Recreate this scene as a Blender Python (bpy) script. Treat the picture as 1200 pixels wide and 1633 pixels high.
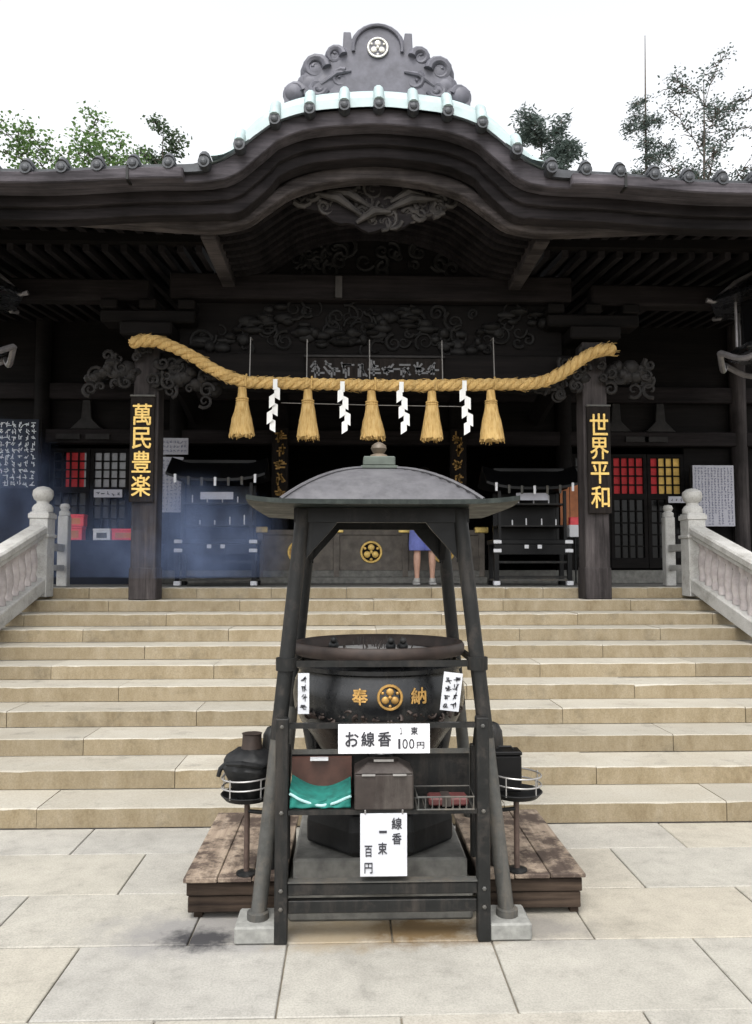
import bpy, math, random
from mathutils import Vector, Matrix, noise
R = math.radians
random.seed(7)
for o in list(bpy.data.objects): bpy.data.objects.remove(o)
scn = bpy.context.scene
col = scn.collection

# ------------------------------------------------------------------ camera
cd = bpy.data.cameras.new('camera'); cam = bpy.data.objects.new('camera', cd); col.objects.link(cam)
cd.sensor_fit = 'VERTICAL'; cd.sensor_height = 36.0; cd.lens = 36.0 * 1270.0 / 1633.0
cd.clip_start = 0.05; cd.clip_end = 3000
cam.location = (-0.261, 0.0, 1.676)
cam.rotation_euler = (R(90 + 3.965), 0, R(-1.874))
scn.camera = cam
scn.cycles.volume_step_rate = 3.0; scn.cycles.volume_max_steps = 96

# ------------------------------------------------------------------ sky and sun (overcast)
SUN_EL, SUN_AZ = 58.0, 195.0            # azimuth clockwise from +Y
w = bpy.data.worlds.new('World'); scn.world = w; w.use_nodes = True
nt = w.node_tree; nt.nodes.clear()
sky = nt.nodes.new('ShaderNodeTexSky'); sky.sky_type = 'NISHITA'; sky.sun_disc = False
sky.sun_elevation = R(SUN_EL); sky.sun_rotation = R(SUN_AZ); sky.dust_density = 3.0
hs = nt.nodes.new('ShaderNodeHueSaturation'); hs.inputs['Saturation'].default_value = 0.10
bg = nt.nodes.new('ShaderNodeBackground'); bg.inputs['Strength'].default_value = 0.15
wo = nt.nodes.new('ShaderNodeOutputWorld')
nt.links.new(sky.outputs[0], hs.inputs['Color']); nt.links.new(hs.outputs[0], bg.inputs['Color'])
nt.links.new(bg.outputs[0], wo.inputs['Surface'])
sd = bpy.data.lights.new('sun', 'SUN'); sd.energy = 0.65; sd.angle = R(25); sd.color = (1.0, 0.965, 0.91)
sun = bpy.data.objects.new('sun', sd); col.objects.link(sun)
sv = Vector((math.sin(R(SUN_AZ)) * math.cos(R(SUN_EL)), math.cos(R(SUN_AZ)) * math.cos(R(SUN_EL)), math.sin(R(SUN_EL))))
sun.rotation_euler = (-sv).to_track_quat('-Z', 'Y').to_euler(); sun.location = sv * 40
vs = scn.view_settings
vs.view_transform = 'Standard'; vs.look = 'None'; vs.gamma = 1.0; vs.use_curve_mapping = False
vs.exposure = 1.42

# ------------------------------------------------------------------ materials
def nmat(name):
    m = bpy.data.materials.new(name); m.use_nodes = True
    t = m.node_tree; b = t.nodes['Principled BSDF']
    return m, t, b
def lk(t, a, b): t.links.new(a, b)
def rgb(c): return (c[0], c[1], c[2], 1.0)
def nz(t, scale, detail=6, rough=0.6, vec=None, mapscale=None, coord='Object'):
    tc = t.nodes.new('ShaderNodeTexCoord'); n = t.nodes.new('ShaderNodeTexNoise')
    n.inputs['Scale'].default_value = scale; n.inputs['Detail'].default_value = detail; n.inputs['Roughness'].default_value = rough
    v = tc.outputs[coord]
    if mapscale:
        mp = t.nodes.new('ShaderNodeMapping'); mp.inputs['Scale'].default_value = mapscale
        lk(t, v, mp.inputs['Vector']); v = mp.outputs[0]
    lk(t, v, n.inputs['Vector']); return n
def ramp(t, src, stops):
    r = t.nodes.new('ShaderNodeValToRGB'); e = r.color_ramp.elements
    while len(e) < len(stops): e.new(0.5)
    for k, (p, c) in enumerate(stops): e[k].position = p; e[k].color = rgb(c) if not isinstance(c, float) else (c, c, c, 1)
    lk(t, src, r.inputs['Fac']); return r
def mixc(t, fac, a, b, mode='MIX'):
    m = t.nodes.new('ShaderNodeMix'); m.data_type = 'RGBA'; m.blend_type = mode
    if isinstance(fac, float): m.inputs[0].default_value = fac
    else: lk(t, fac, m.inputs[0])
    for i, v in ((6, a), (7, b)):
        if isinstance(v, (tuple, list)): m.inputs[i].default_value = rgb(v)
        else: lk(t, v, m.inputs[i])
    return m.outputs[2]
def mth(t, op, a, b=None):
    m = t.nodes.new('ShaderNodeMath'); m.operation = op
    for i, v in ((0, a), (1, b)):
        if v is None: continue
        if isinstance(v, (int, float)): m.inputs[i].default_value = v
        else: lk(t, v, m.inputs[i])
    return m.outputs[0]
def bump(t, b, h, strength=0.3, dist=0.01):
    n = t.nodes.new('ShaderNodeBump'); n.inputs['Strength'].default_value = strength; n.inputs['Distance'].default_value = dist
    lk(t, h, n.inputs['Height']); lk(t, n.outputs[0], b.inputs['Normal'])
def vary(t, c, amt):
    oi = t.nodes.new('ShaderNodeObjectInfo')
    f = mth(t, 'MULTIPLY_ADD', oi.outputs['Random'], amt * 2); t.nodes[-1].inputs[2].default_value = 1 - amt
    mm = t.nodes.new('ShaderNodeVectorMath'); mm.operation = 'SCALE'
    lk(t, c, mm.inputs[0]); lk(t, f, mm.inputs['Scale']); return mm.outputs[0]
def plain(name, c, rough=0.6, metal=0.0, var=0.25, scale=30, bmp=0.0):
    m, t, b = nmat(name)
    n = nz(t, scale)
    lo = tuple(v * (1 - var) for v in c); hi = tuple(min(1, v * (1 + var)) for v in c)
    r = ramp(t, n.outputs['Fac'], [(0.3, lo), (0.7, hi)])
    lk(t, r.outputs[0], b.inputs['Base Color'])
    b.inputs['Roughness'].default_value = rough; b.inputs['Metallic'].default_value = metal
    if max(c) < 0.02 and metal == 0: b.inputs['Specular IOR Level'].default_value = 0.2
    if bmp: bump(t, b, n.outputs['Fac'], bmp, 0.006)
    return m
def wood(name, dark, light, axis='x', rough=0.75, dirt=0.4, bmp=0.35):
    m, t, b = nmat(name)
    sc = {'x': (0.6, 14, 14), 'y': (14, 0.6, 14), 'z': (14, 14, 0.6)}[axis]
    g = nz(t, 2.2, 8, 0.65, mapscale=sc); d = nz(t, 1.3, 5, 0.6)
    c1 = ramp(t, g.outputs['Fac'], [(0.28, dark), (0.72, light)])
    dm = ramp(t, d.outputs['Fac'], [(0.35, 1.0 - dirt), (0.65, 1.0)])
    c2 = mixc(t, 1.0, c1.outputs[0], dm.outputs[0], 'MULTIPLY')
    sc2 = {'x': (0.5, 5, 5), 'y': (5, 0.5, 5), 'z': (5, 5, 0.5)}[axis]
    st = nz(t, 1.6, 8, 0.75, mapscale=sc2); sm = ramp(t, st.outputs['Fac'], [(0.38, 0.55), (0.5, 1.0), (0.66, 1.35)])
    c2 = mixc(t, 1.0, c2, sm.outputs[0], 'MULTIPLY')
    lk(t, vary(t, c2, 0.12), b.inputs['Base Color'])
    b.inputs['Roughness'].default_value = rough
    b.inputs['Specular IOR Level'].default_value = 0.12
    bump(t, b, g.outputs['Fac'], bmp, 0.006)
    return m
M = {}
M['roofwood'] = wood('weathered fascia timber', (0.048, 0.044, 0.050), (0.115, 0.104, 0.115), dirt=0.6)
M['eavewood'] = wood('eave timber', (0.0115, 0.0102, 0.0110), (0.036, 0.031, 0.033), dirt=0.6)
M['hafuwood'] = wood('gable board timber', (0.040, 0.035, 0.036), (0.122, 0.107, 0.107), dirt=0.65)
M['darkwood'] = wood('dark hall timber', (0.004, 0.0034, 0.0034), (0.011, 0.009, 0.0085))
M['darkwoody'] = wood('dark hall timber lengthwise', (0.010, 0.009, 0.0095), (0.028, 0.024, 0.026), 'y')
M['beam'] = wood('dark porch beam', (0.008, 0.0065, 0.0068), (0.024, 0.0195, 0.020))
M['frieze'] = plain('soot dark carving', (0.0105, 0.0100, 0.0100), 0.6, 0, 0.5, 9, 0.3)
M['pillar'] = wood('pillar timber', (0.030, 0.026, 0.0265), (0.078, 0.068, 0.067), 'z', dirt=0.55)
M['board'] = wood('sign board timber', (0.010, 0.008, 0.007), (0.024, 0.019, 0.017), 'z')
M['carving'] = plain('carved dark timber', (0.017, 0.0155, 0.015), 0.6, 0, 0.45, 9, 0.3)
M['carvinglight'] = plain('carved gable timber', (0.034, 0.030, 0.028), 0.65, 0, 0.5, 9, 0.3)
M['gold'] = plain('gold leaf', (0.68, 0.46, 0.13), 0.45, 0.3, 0.25, 40, 0.2)
M['dullgold'] = plain('dull gold leaf', (0.36, 0.21, 0.06), 0.5, 0.45, 0.4, 25, 0.2)
M['brass'] = plain('brass fitting', (0.60, 0.44, 0.14), 0.35, 0.6, 0.25, 20, 0.1)
M['verdigris'] = plain('pale verdigris copper', (0.31, 0.39, 0.395), 0.5, 0.0, 0.16, 6, 0.1)
M['roofcap'] = plain('dark copper cap', (0.034, 0.037, 0.042), 0.5, 0.2, 0.35, 20, 0.2)
M['roofsheet'] = plain('copper roof sheet', (0.30, 0.36, 0.36), 0.55, 0.0, 0.2, 3, 0.1)
M['oni'] = plain('grey ridge ornament tile', (0.080, 0.080, 0.098), 0.6, 0.1, 0.35, 7, 0.3)
M['silver'] = plain('silver crest', (0.55, 0.54, 0.50), 0.4, 0.4, 0.2, 30)
M['iron'] = plain('black iron', (0.0075, 0.008, 0.0085), 0.5, 0.0, 0.4, 18, 0.15)
M['bronze'] = plain('dark bronze', (0.012, 0.0125, 0.0135), 0.24, 0.3, 0.45, 6, 0.12)
M['greymetal'] = plain('grey painted steel', (0.060, 0.060, 0.056), 0.5, 0.25, 0.3, 9, 0.1)
M['darksteel'] = plain('dark painted steel', (0.010, 0.0105, 0.010), 0.55, 0.0, 0.35, 12, 0.1)
M['leadsheet'] = plain('grey roof sheet metal', (0.100, 0.097, 0.103), 0.5, 0.1, 0.12, 5, 0.08)
M['brim'] = plain('dark green patinated brim', (0.013, 0.017, 0.015), 0.55, 0.0, 0.3, 8, 0.1)
M['rustpot'] = plain('rusty ash bowl rim', (0.030, 0.020, 0.016), 0.6, 0.3, 0.5, 10, 0.2)
M['wire'] = plain('galvanised wire', (0.34, 0.33, 0.32), 0.4, 0.6, 0.15, 30)
M['thinwire'] = plain('grey hanging wire', (0.22, 0.21, 0.20), 0.5, 0.3, 0.1, 30)
M['concrete'] = plain('concrete footing', (0.20, 0.20, 0.185), 0.9, 0, 0.25, 25, 0.4)
M['plinthstone'] = plain('grey plinth stone', (0.13, 0.127, 0.115), 0.85, 0, 0.35, 12, 0.4)
M['whitepaper'] = plain('white paper', (0.62, 0.62, 0.64), 0.7, 0, 0.05, 10)
M['shide'] = plain('folded white paper', (0.72, 0.72, 0.70), 0.8, 0, 0.04, 20)
M['greypaper'] = plain('dull white notice', (0.40, 0.40, 0.45), 0.7, 0, 0.08, 6)
M['wornpaper'] = plain('weathered laminated paper', (0.50, 0.51, 0.54), 0.35, 0, 0.16, 14)
M['ink'] = plain('black ink', (0.022, 0.022, 0.028), 0.7, 0, 0.2, 20)
M['paleink'] = plain('grey blue ink', (0.16, 0.17, 0.24), 0.7, 0, 0.2, 20)
M['whiteink'] = plain('white lettering', (0.62, 0.66, 0.70), 0.6, 0, 0.15, 20)
M['greyink'] = plain('grey plaque lettering', (0.11, 0.11, 0.115), 0.6, 0, 0.3, 20)
M['navy'] = plain('dark blue board', (0.006, 0.009, 0.018), 0.6, 0, 0.3, 6)
M['black'] = plain('black lacquer', (0.004, 0.004, 0.0045), 0.35, 0, 0.3, 10)
M['whitecap'] = plain('white metal cap', (0.62, 0.62, 0.64), 0.4, 0.2, 0.1, 20)
M['red'] = plain('red cloth', (0.46, 0.020, 0.025), 0.75, 0, 0.2, 14)
M['brightred'] = plain('red lacquer box', (0.70, 0.055, 0.07), 0.5, 0, 0.15, 14)
M['yellow'] = plain('yellow cloth', (0.72, 0.47, 0.12), 0.75, 0, 0.2, 14)
M['orange'] = plain('orange brown panel', (0.42, 0.14, 0.045), 0.6, 0, 0.3, 6)
M['pane'] = plain('dusty window pane', (0.13, 0.13, 0.14), 0.25, 0, 0.3, 6)
M['darkpane'] = plain('dark window pane', (0.004, 0.004, 0.0045), 0.2, 0, 0.3, 6)
M['brownbox'] = plain('brown metal tin', (0.038, 0.031, 0.028), 0.5, 0.25, 0.25, 14, 0.1)
M['redwood'] = plain('red brown tray board', (0.065, 0.027, 0.019), 0.6, 0, 0.3, 14, 0.1)
M['teal'] = plain('teal cloth', (0.006, 0.13, 0.105), 0.8, 0, 0.3, 22, 0.3)
M['tealedge'] = plain('pale teal hem', (0.30, 0.48, 0.48), 0.8, 0, 0.15, 30)
M['skin'] = plain('skin', (0.55, 0.32, 0.23), 0.55, 0, 0.08, 20)
M['skirt'] = plain('blue violet cloth', (0.17, 0.20, 0.52), 0.85, 0, 0.15, 12)
M['shirt'] = plain('dark navy cloth', (0.025, 0.026, 0.035), 0.85, 0, 0.2, 12)
M['hair'] = plain('black hair', (0.010, 0.008, 0.007), 0.4, 0, 0.3, 40)
M['shoe'] = plain('pale shoe', (0.40, 0.39, 0.37), 0.6, 0, 0.1, 20)
M['bark'] = plain('bark', (0.075, 0.060, 0.048), 0.9, 0, 0.4, 10, 0.5)
M['earth'] = plain('packed earth', (0.20, 0.18, 0.14), 0.95, 0, 0.3, 3, 0.3)

def worn(name, base, dust, rough=0.5, metal=0.0, cover=0.55, spec=0.25, scale=5.0):
    m, t, b = nmat(name)
    n1 = nz(t, 14, 6, 0.7); n2 = nz(t, scale, 9, 0.78); n3 = nz(t, 2.2, 8, 0.75, mapscale=(5, 5, 0.7))
    c = ramp(t, n1.outputs['Fac'], [(0.3, tuple(v * 0.7 for v in base)), (0.7, tuple(v * 1.3 for v in base))])
    f = ramp(t, n2.outputs['Fac'], [(cover, 0.0), (cover + 0.16, 0.75)]); c = mixc(t, f.outputs[0], c.outputs[0], dust)
    g_ = ramp(t, n3.outputs['Fac'], [(cover - 0.02, 0.0), (cover + 0.16, 0.55)]); c = mixc(t, g_.outputs[0], c, dust)
    lk(t, c, b.inputs['Base Color']); b.inputs['Metallic'].default_value = metal; b.inputs['Specular IOR Level'].default_value = spec
    rr = ramp(t, n2.outputs['Fac'], [(0.35, max(0.05, rough - 0.12)), (0.7, min(1.0, rough + 0.2))]); lk(t, rr.outputs[0], b.inputs['Roughness'])
    bump(t, b, n1.outputs['Fac'], 0.2, 0.004); return m
M['darksteel'] = worn('dark painted steel, worn', (0.0095, 0.0098, 0.0095), (0.048, 0.040, 0.034), 0.5, 0, 0.52)
M['greymetal'] = worn('grey painted steel, worn', (0.060, 0.060, 0.056), (0.115, 0.098, 0.078), 0.5, 0, 0.5)
M['iron'] = worn('black iron, ashy', (0.0070, 0.0075, 0.008), (0.034, 0.032, 0.031), 0.5, 0, 0.54)
M['brim'] = worn('dark green brim, streaked', (0.012, 0.016, 0.0145), (0.040, 0.048, 0.042), 0.5, 0, 0.52)
M['bronze'] = worn('dark bronze, ashy', (0.010, 0.0105, 0.0115), (0.045, 0.042, 0.040), 0.26, 0.25, 0.56, 0.5)
M['leadsheet'] = worn('grey roof sheet, streaked', (0.074, 0.072, 0.078), (0.112, 0.110, 0.115), 0.5, 0.0, 0.5, 0.4, 3.0)
M['brownbox'] = worn('brown tin, scuffed', (0.034, 0.027, 0.024), (0.075, 0.066, 0.058), 0.5, 0, 0.52)
def straw_mat():
    m, t, b = nmat('golden straw')
    n = nz(t, 60, 4, 0.6, mapscale=(1, 1, 0.15)); n2 = nz(t, 5)
    c = ramp(t, n.outputs['Fac'], [(0.25, (0.36, 0.215, 0.07)), (0.5, (0.54, 0.36, 0.14)), (0.8, (0.66, 0.48, 0.23))])
    d = ramp(t, n2.outputs['Fac'], [(0.3, 0.82), (0.7, 1.0)])
    lk(t, vary(t, mixc(t, 1.0, c.outputs[0], d.outputs[0], 'MULTIPLY'), 0.12), b.inputs['Base Color'])
    b.inputs['Roughness'].default_value = 0.85; b.inputs['Specular IOR Level'].default_value = 0.15; bump(t, b, n.outputs['Fac'], 0.8, 0.006); return m
M['straw'] = straw_mat()

def stone_step():
    m, t, b = nmat('granite steps')
    sp = nz(t, 90, 3, 0.7); bl = nz(t, 2.0, 6, 0.65); st = nz(t, 4, 7, 0.75, mapscale=(1.6, 1.6, 0.7))
    base = ramp(t, bl.outputs['Fac'], [(0.3, (0.315, 0.288, 0.232)), (0.7, (0.375, 0.352, 0.30))])
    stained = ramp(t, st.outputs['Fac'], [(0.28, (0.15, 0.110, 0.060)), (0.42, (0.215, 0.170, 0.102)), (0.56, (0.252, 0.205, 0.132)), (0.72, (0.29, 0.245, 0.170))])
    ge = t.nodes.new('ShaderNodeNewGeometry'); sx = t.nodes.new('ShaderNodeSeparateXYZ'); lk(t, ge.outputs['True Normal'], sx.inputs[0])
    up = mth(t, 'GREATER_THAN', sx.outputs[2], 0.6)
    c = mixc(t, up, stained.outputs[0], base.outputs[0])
    s2 = ramp(t, sp.outputs['Fac'], [(0.35, 0.80), (0.6, 1.0)])
    c = mixc(t, 1.0, c, s2.outputs[0], 'MULTIPLY')
    # joint grime: darker line along the foot and drips of lichen
    dk = nz(t, 3.2, 8, 0.75); dm = ramp(t, dk.outputs['Fac'], [(0.55, 1.0), (0.72, 0.62)])
    c = mixc(t, 1.0, c, dm.outputs[0], 'MULTIPLY')
    lk(t, vary(t, c, 0.10), b.inputs['Base Color']); b.inputs['Roughness'].default_value = 0.85
    bump(t, b, sp.outputs['Fac'], 0.25, 0.004); return m
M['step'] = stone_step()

def stone_pave():
    m, t, b = nmat('granite paving')
    sp = nz(t, 110, 3, 0.7); bl = nz(t, 1.6, 7, 0.65); mid = nz(t, 9, 6, 0.7)
    oi = t.nodes.new('ShaderNodeObjectInfo')
    tone = ramp(t, oi.outputs['Random'], [(0.0, (0.335, 0.322, 0.290)), (0.4, (0.355, 0.336, 0.288)), (0.75, (0.370, 0.338, 0.275)), (1.0, (0.345, 0.330, 0.294))])
    cl = ramp(t, bl.outputs['Fac'], [(0.28, 0.72), (0.45, 0.94), (0.7, 1.06)])
    c = mixc(t, 1.0, tone.outputs[0], cl.outputs[0], 'MULTIPLY')
    md = ramp(t, mid.outputs['Fac'], [(0.30, 0.74), (0.42, 0.92), (0.58, 1.02)])
    c = mixc(t, 1.0, c, md.outputs[0], 'MULTIPLY')
    s2 = ramp(t, sp.outputs['Fac'], [(0.33, 0.76), (0.58, 1.0)])
    c = mixc(t, 1.0, c, s2.outputs[0], 'MULTIPLY')
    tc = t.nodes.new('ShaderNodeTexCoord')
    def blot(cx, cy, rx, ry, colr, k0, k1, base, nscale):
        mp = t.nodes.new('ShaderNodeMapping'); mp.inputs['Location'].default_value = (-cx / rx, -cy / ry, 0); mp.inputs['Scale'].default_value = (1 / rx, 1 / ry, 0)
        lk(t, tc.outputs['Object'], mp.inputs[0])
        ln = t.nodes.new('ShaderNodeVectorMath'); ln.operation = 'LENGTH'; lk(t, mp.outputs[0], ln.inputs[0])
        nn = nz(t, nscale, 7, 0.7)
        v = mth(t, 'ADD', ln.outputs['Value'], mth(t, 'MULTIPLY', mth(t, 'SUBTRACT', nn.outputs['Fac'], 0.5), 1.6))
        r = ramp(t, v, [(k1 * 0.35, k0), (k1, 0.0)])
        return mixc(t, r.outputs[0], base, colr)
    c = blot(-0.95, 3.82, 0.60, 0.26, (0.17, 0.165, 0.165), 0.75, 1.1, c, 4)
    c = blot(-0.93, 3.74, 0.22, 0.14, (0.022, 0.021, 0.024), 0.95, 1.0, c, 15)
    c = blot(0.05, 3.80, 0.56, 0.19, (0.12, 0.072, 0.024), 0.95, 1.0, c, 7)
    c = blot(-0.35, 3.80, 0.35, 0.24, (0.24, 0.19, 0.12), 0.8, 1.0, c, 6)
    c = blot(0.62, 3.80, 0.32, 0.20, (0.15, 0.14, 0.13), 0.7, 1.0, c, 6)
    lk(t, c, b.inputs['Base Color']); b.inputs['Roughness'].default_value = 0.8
    bump(t, b, sp.outputs['Fac'], 0.25, 0.003); return m
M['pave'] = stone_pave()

def balust_mat():
    m, t, b = nmat('pale balustrade stone')
    n = nz(t, 4, 8, 0.7); s = nz(t, 80, 3)
    c = ramp(t, n.outputs['Fac'], [(0.25, (0.22, 0.212, 0.19)), (0.5, (0.42, 0.412, 0.39)), (0.75, (0.50, 0.492, 0.475))])
    s2 = ramp(t, s.outputs['Fac'], [(0.35, 0.8), (0.6, 1.0)])
    lk(t, mixc(t, 1.0, c.outputs[0], s2.outputs[0], 'MULTIPLY'), b.inputs['Base Color'])
    b.inputs['Roughness'].default_value = 0.85; bump(t, b, n.outputs['Fac'], 0.3, 0.01); return m
M['balust'] = balust_mat()
M['pinkstone'] = plain('pinkish baluster stone', (0.36, 0.325, 0.315), 0.85, 0, 0.25, 8, 0.3)

def deck_mat():
    m, t, b = nmat('worn step board')
    g = nz(t, 2.5, 8, 0.7, mapscale=(12, 0.8, 12)); d = nz(t, 4.5, 8, 0.75)
    c = ramp(t, g.outputs['Fac'], [(0.25, (0.145, 0.105, 0.075)), (0.55, (0.275, 0.215, 0.160)), (0.8, (0.375, 0.315, 0.245))])
    bn = ramp(t, d.outputs['Fac'], [(0.44, (1, 1, 1)), (0.56, (0.22, 0.19, 0.19))])
    c = mixc(t, 1.0, c.outputs[0], bn.outputs[0], 'MULTIPLY')
    lk(t, vary(t, c, 0.12), b.inputs['Base Color']); b.inputs['Roughness'].default_value = 0.8
    bump(t, b, g.outputs['Fac'], 0.4, 0.006); return m
M['deck'] = deck_mat()
M['deckside'] = wood('stained step side', (0.016, 0.011, 0.009), (0.078, 0.056, 0.040), 'x', 0.8, 0.75)

def leaf_mat(name, c1, c2):
    m, t, b = nmat(name)
    n = nz(t, 1.4, 3); r = ramp(t, n.outputs['Fac'], [(0.3, c1), (0.7, c2)])
    lk(t, r.outputs[0], b.inputs['Base Color']); b.inputs['Roughness'].default_value = 0.6
    tr = t.nodes.new('ShaderNodeBsdfTranslucent'); lk(t, r.outputs[0], tr.inputs['Color'])
    mx = t.nodes.new('ShaderNodeMixShader'); mx.inputs[0].default_value = 0.35
    lk(t, b.outputs[0], mx.inputs[1]); lk(t, tr.outputs[0], mx.inputs[2])
    lk(t, mx.outputs[0], t.nodes['Material Output'].inputs['Surface']); return m
M['leafgreen'] = leaf_mat('fresh green leaves', (0.07, 0.13, 0.045), (0.13, 0.22, 0.06))
M['leafdark'] = leaf_mat('dark green leaves', (0.045, 0.075, 0.04), (0.08, 0.12, 0.06))
M['leafblue'] = leaf_mat('blue green needles', (0.06, 0.085, 0.075), (0.10, 0.13, 0.115))

# ------------------------------------------------------------------ mesh builder
class MB:
    def __init__(s): s.v = []; s.f = []
    def add(s, vs_, fs):
        n = len(s.v); s.v += [tuple(p) for p in vs_]; s.f += [tuple(i + n for i in q) for q in fs]; return s
    def box(s, x0, x1, y0, y1, z0, z1):
        return s.add([(x0, y0, z0), (x1, y0, z0), (x1, y1, z0), (x0, y1, z0), (x0, y0, z1), (x1, y0, z1), (x1, y1, z1), (x0, y1, z1)],
                     [(3, 2, 1, 0), (4, 5, 6, 7), (0, 1, 5, 4), (1, 2, 6, 5), (2, 3, 7, 6), (3, 0, 4, 7)])
    def bar(s, p, q, wd, ht, up=(0, 0, 1)):
        p, q = Vector(p), Vector(q); d = (q - p).normalized(); sd_ = d.cross(Vector(up))
        if sd_.length < 1e-4: sd_ = d.cross(Vector((0, 1, 0)))
        sd_.normalize(); u = sd_.cross(d); a = sd_ * wd / 2; b = u * ht / 2
        return s.add([p - a - b, p + a - b, p + a + b, p - a + b, q - a - b, q + a - b, q + a + b, q - a + b],
                     [(0, 1, 2, 3), (7, 6, 5, 4), (0, 4, 5, 1), (1, 5, 6, 2), (2, 6, 7, 3), (3, 7, 4, 0)])
    def tube(s, path, rad, n=10, cap=True):
        path = [Vector(p) for p in path]; m = len(path)
        if not isinstance(rad, (list, tuple)): rad = [rad] * m
        base = len(s.v); t0 = (path[1] - path[0]).normalized()
        ref = Vector((0, 0, 1)) if abs(t0.z) < 0.9 else Vector((0, 1, 0))
        u = t0.cross(ref).normalized()
        for i, p in enumerate(path):
            t_ = (path[min(i + 1, m - 1)] - path[max(i - 1, 0)]).normalized()
            u = (u - t_ * u.dot(t_)).normalized(); v_ = t_.cross(u)
            for k in range(n):
                a = 2 * math.pi * k / n
                s.v.append(tuple(p + (u * math.cos(a) + v_ * math.sin(a)) * rad[i]))
        for i in range(m - 1):
            for k in range(n):
                a, b = base + i * n + k, base + i * n + (k + 1) % n
                s.f.append((a, b, b + n, a + n))
        if cap:
            s.f.append(tuple(base + k for k in reversed(range(n)))); s.f.append(tuple(base + (m - 1) * n + k for k in range(n)))
        return s
    def lathe(s, prof, n=24, c=(0, 0, 0), rot=0.0, sx=1, sy=1):
        base = len(s.v); m = len(prof)
        for r, z in prof:
            for k in range(n):
                a = 2 * math.pi * k / n + rot
                s.v.append((c[0] + r * math.cos(a) * sx, c[1] + r * math.sin(a) * sy, c[2] + z))
        for i in range(m - 1):
            for k in range(n):
                a, b = base + i * n + k, base + i * n + (k + 1) % n
                s.f.append((a, b, b + n, a + n))
        s.f.append(tuple(base + k for k in reversed(range(n)))); s.f.append(tuple(base + (m - 1) * n + k for k in range(n)))
        return s
    def prism(s, poly, y0, y1):          # polygon in xz extruded along y
        n = len(poly); base = len(s.v)
        for y in (y0, y1):
            for x, z in poly: s.v.append((x, y, z))
        s.f.append(tuple(base + k for k in range(n))); s.f.append(tuple(base + n + k for k in reversed(range(n))))
        for k in range(n):
            a, b = base + k, base + (k + 1) % n
            s.f.append((b, a, a + n, b + n))
        return s
    def strip(s, xs, zt, zb, y0, y1):    # solid ribbon following two curves
        base = len(s.v); m = len(xs)
        for x in xs:
            for y, z in ((y0, zb(x)), (y0, zt(x)), (y1, zt(x)), (y1, zb(x))): s.v.append((x, y, z))
        for i in range(m - 1):
            for k in range(4):
                a, b = base + 4 * i + k, base + 4 * i + (k + 1) % 4
                s.f.append((a, b, b + 4, a + 4))
        s.f.append((base + 3, base + 2, base + 1, base)); e = base + 4 * (m - 1); s.f.append((e, e + 1, e + 2, e + 3))
        return s
    def ball(s, c, rx, ry=None, rz=None, n=10, m=7):
        ry = ry or rx; rz = rz or rx
        prof = [(max(1e-4, math.sin(math.pi * i / m)), -math.cos(math.pi * i / m)) for i in range(m + 1)]
        base = len(s.v); s.lathe(prof, n)
        for i in range(base, len(s.v)):
            x, y, z = s.v[i]; s.v[i] = (c[0] + x * rx, c[1] + y * ry, c[2] + z * rz)
        return s
    def curl(s, c, r, turns=1.4, start=0.0, sgn=1, th=0.03, n=7, y=0.0):   # tapering scroll in the xz plane
        k = int(12 * turns) + 1; pts = []; rd = []
        for i in range(k):
            f = i / (k - 1); a = start + sgn * f * turns * 2 * math.pi; rr = r * (1 - 0.82 * f)
            pts.append((c[0] + rr * math.cos(a), c[1] + y + 0.03 * math.sin(f * 3), c[2] + rr * math.sin(a))); rd.append(th * (1 - 0.55 * f))
        return s.tube(pts, rd, n)
    def build(s, name, mat, parent=None, smooth=False, bevel=0.0, seg=1):
        off = Vector((0, 0, 0)); p = parent
        while p is not None:
            off += p.location; p = p.parent
        me = bpy.data.meshes.new(name)
        me.from_pydata([tuple(Vector(v) - off) for v in s.v], [], s.f)
        me.materials.append(M[mat] if isinstance(mat, str) else mat)
        if smooth:
            me.polygons.foreach_set('use_smooth', [True] * len(me.polygons))
        o = bpy.data.objects.new(name, me); col.objects.link(o)
        if parent is not None: o.parent = parent
        if bevel:
            b = o.modifiers.new('bevel', 'BEVEL'); b.width = bevel; b.segments = seg; b.limit_method = 'ANGLE'; b.angle_limit = R(35)
        if smooth:
            try: me.set_sharp_from_angle(angle=R(40))
            except Exception: pass
        return o
def tag(o, label, cat, group=None):
    o['label'] = label; o['category'] = cat
    if group: o['group'] = group
    return o
def thing(name, loc, label, cat, group=None):
    o = bpy.data.objects.new(name, None); col.objects.link(o); o.location = loc; o.empty_display_size = 0.1
    return tag(o, label, cat, group)
def copy_tree(o, parent=None):
    c = o.copy(); col.objects.link(c); c.parent = parent
    for ch in o.children: copy_tree(ch, c)
    return c
def interp(pts):
    pts = sorted(pts); n = len(pts)
    xs = [p[0] for p in pts]; zs = [p[1] for p in pts]
    d = [(zs[i + 1] - zs[i]) / (xs[i + 1] - xs[i]) for i in range(n - 1)]
    m = [d[0]] + [0 if d[i - 1] * d[i] <= 0 else 2 / (1 / d[i - 1] + 1 / d[i]) for i in range(1, n - 1)] + [d[-1]]
    m[0] = 0.0
    def f(x):
        x = min(abs(x), xs[-1] - 1e-6)
        for i in range(n - 1):
            if x <= xs[i + 1]: break
        h = xs[i + 1] - xs[i]; t_ = (x - xs[i]) / h
        return (zs[i] * (2 * t_**3 - 3 * t_**2 + 1) + m[i] * h * (t_**3 - 2 * t_**2 + t_) + zs[i + 1] * (-2 * t_**3 + 3 * t_**2) + m[i + 1] * h * (t_**3 - t_**2))
    return f
def frange(a, b, n): return [a + (b - a) * i / (n - 1) for i in range(n)]

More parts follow.
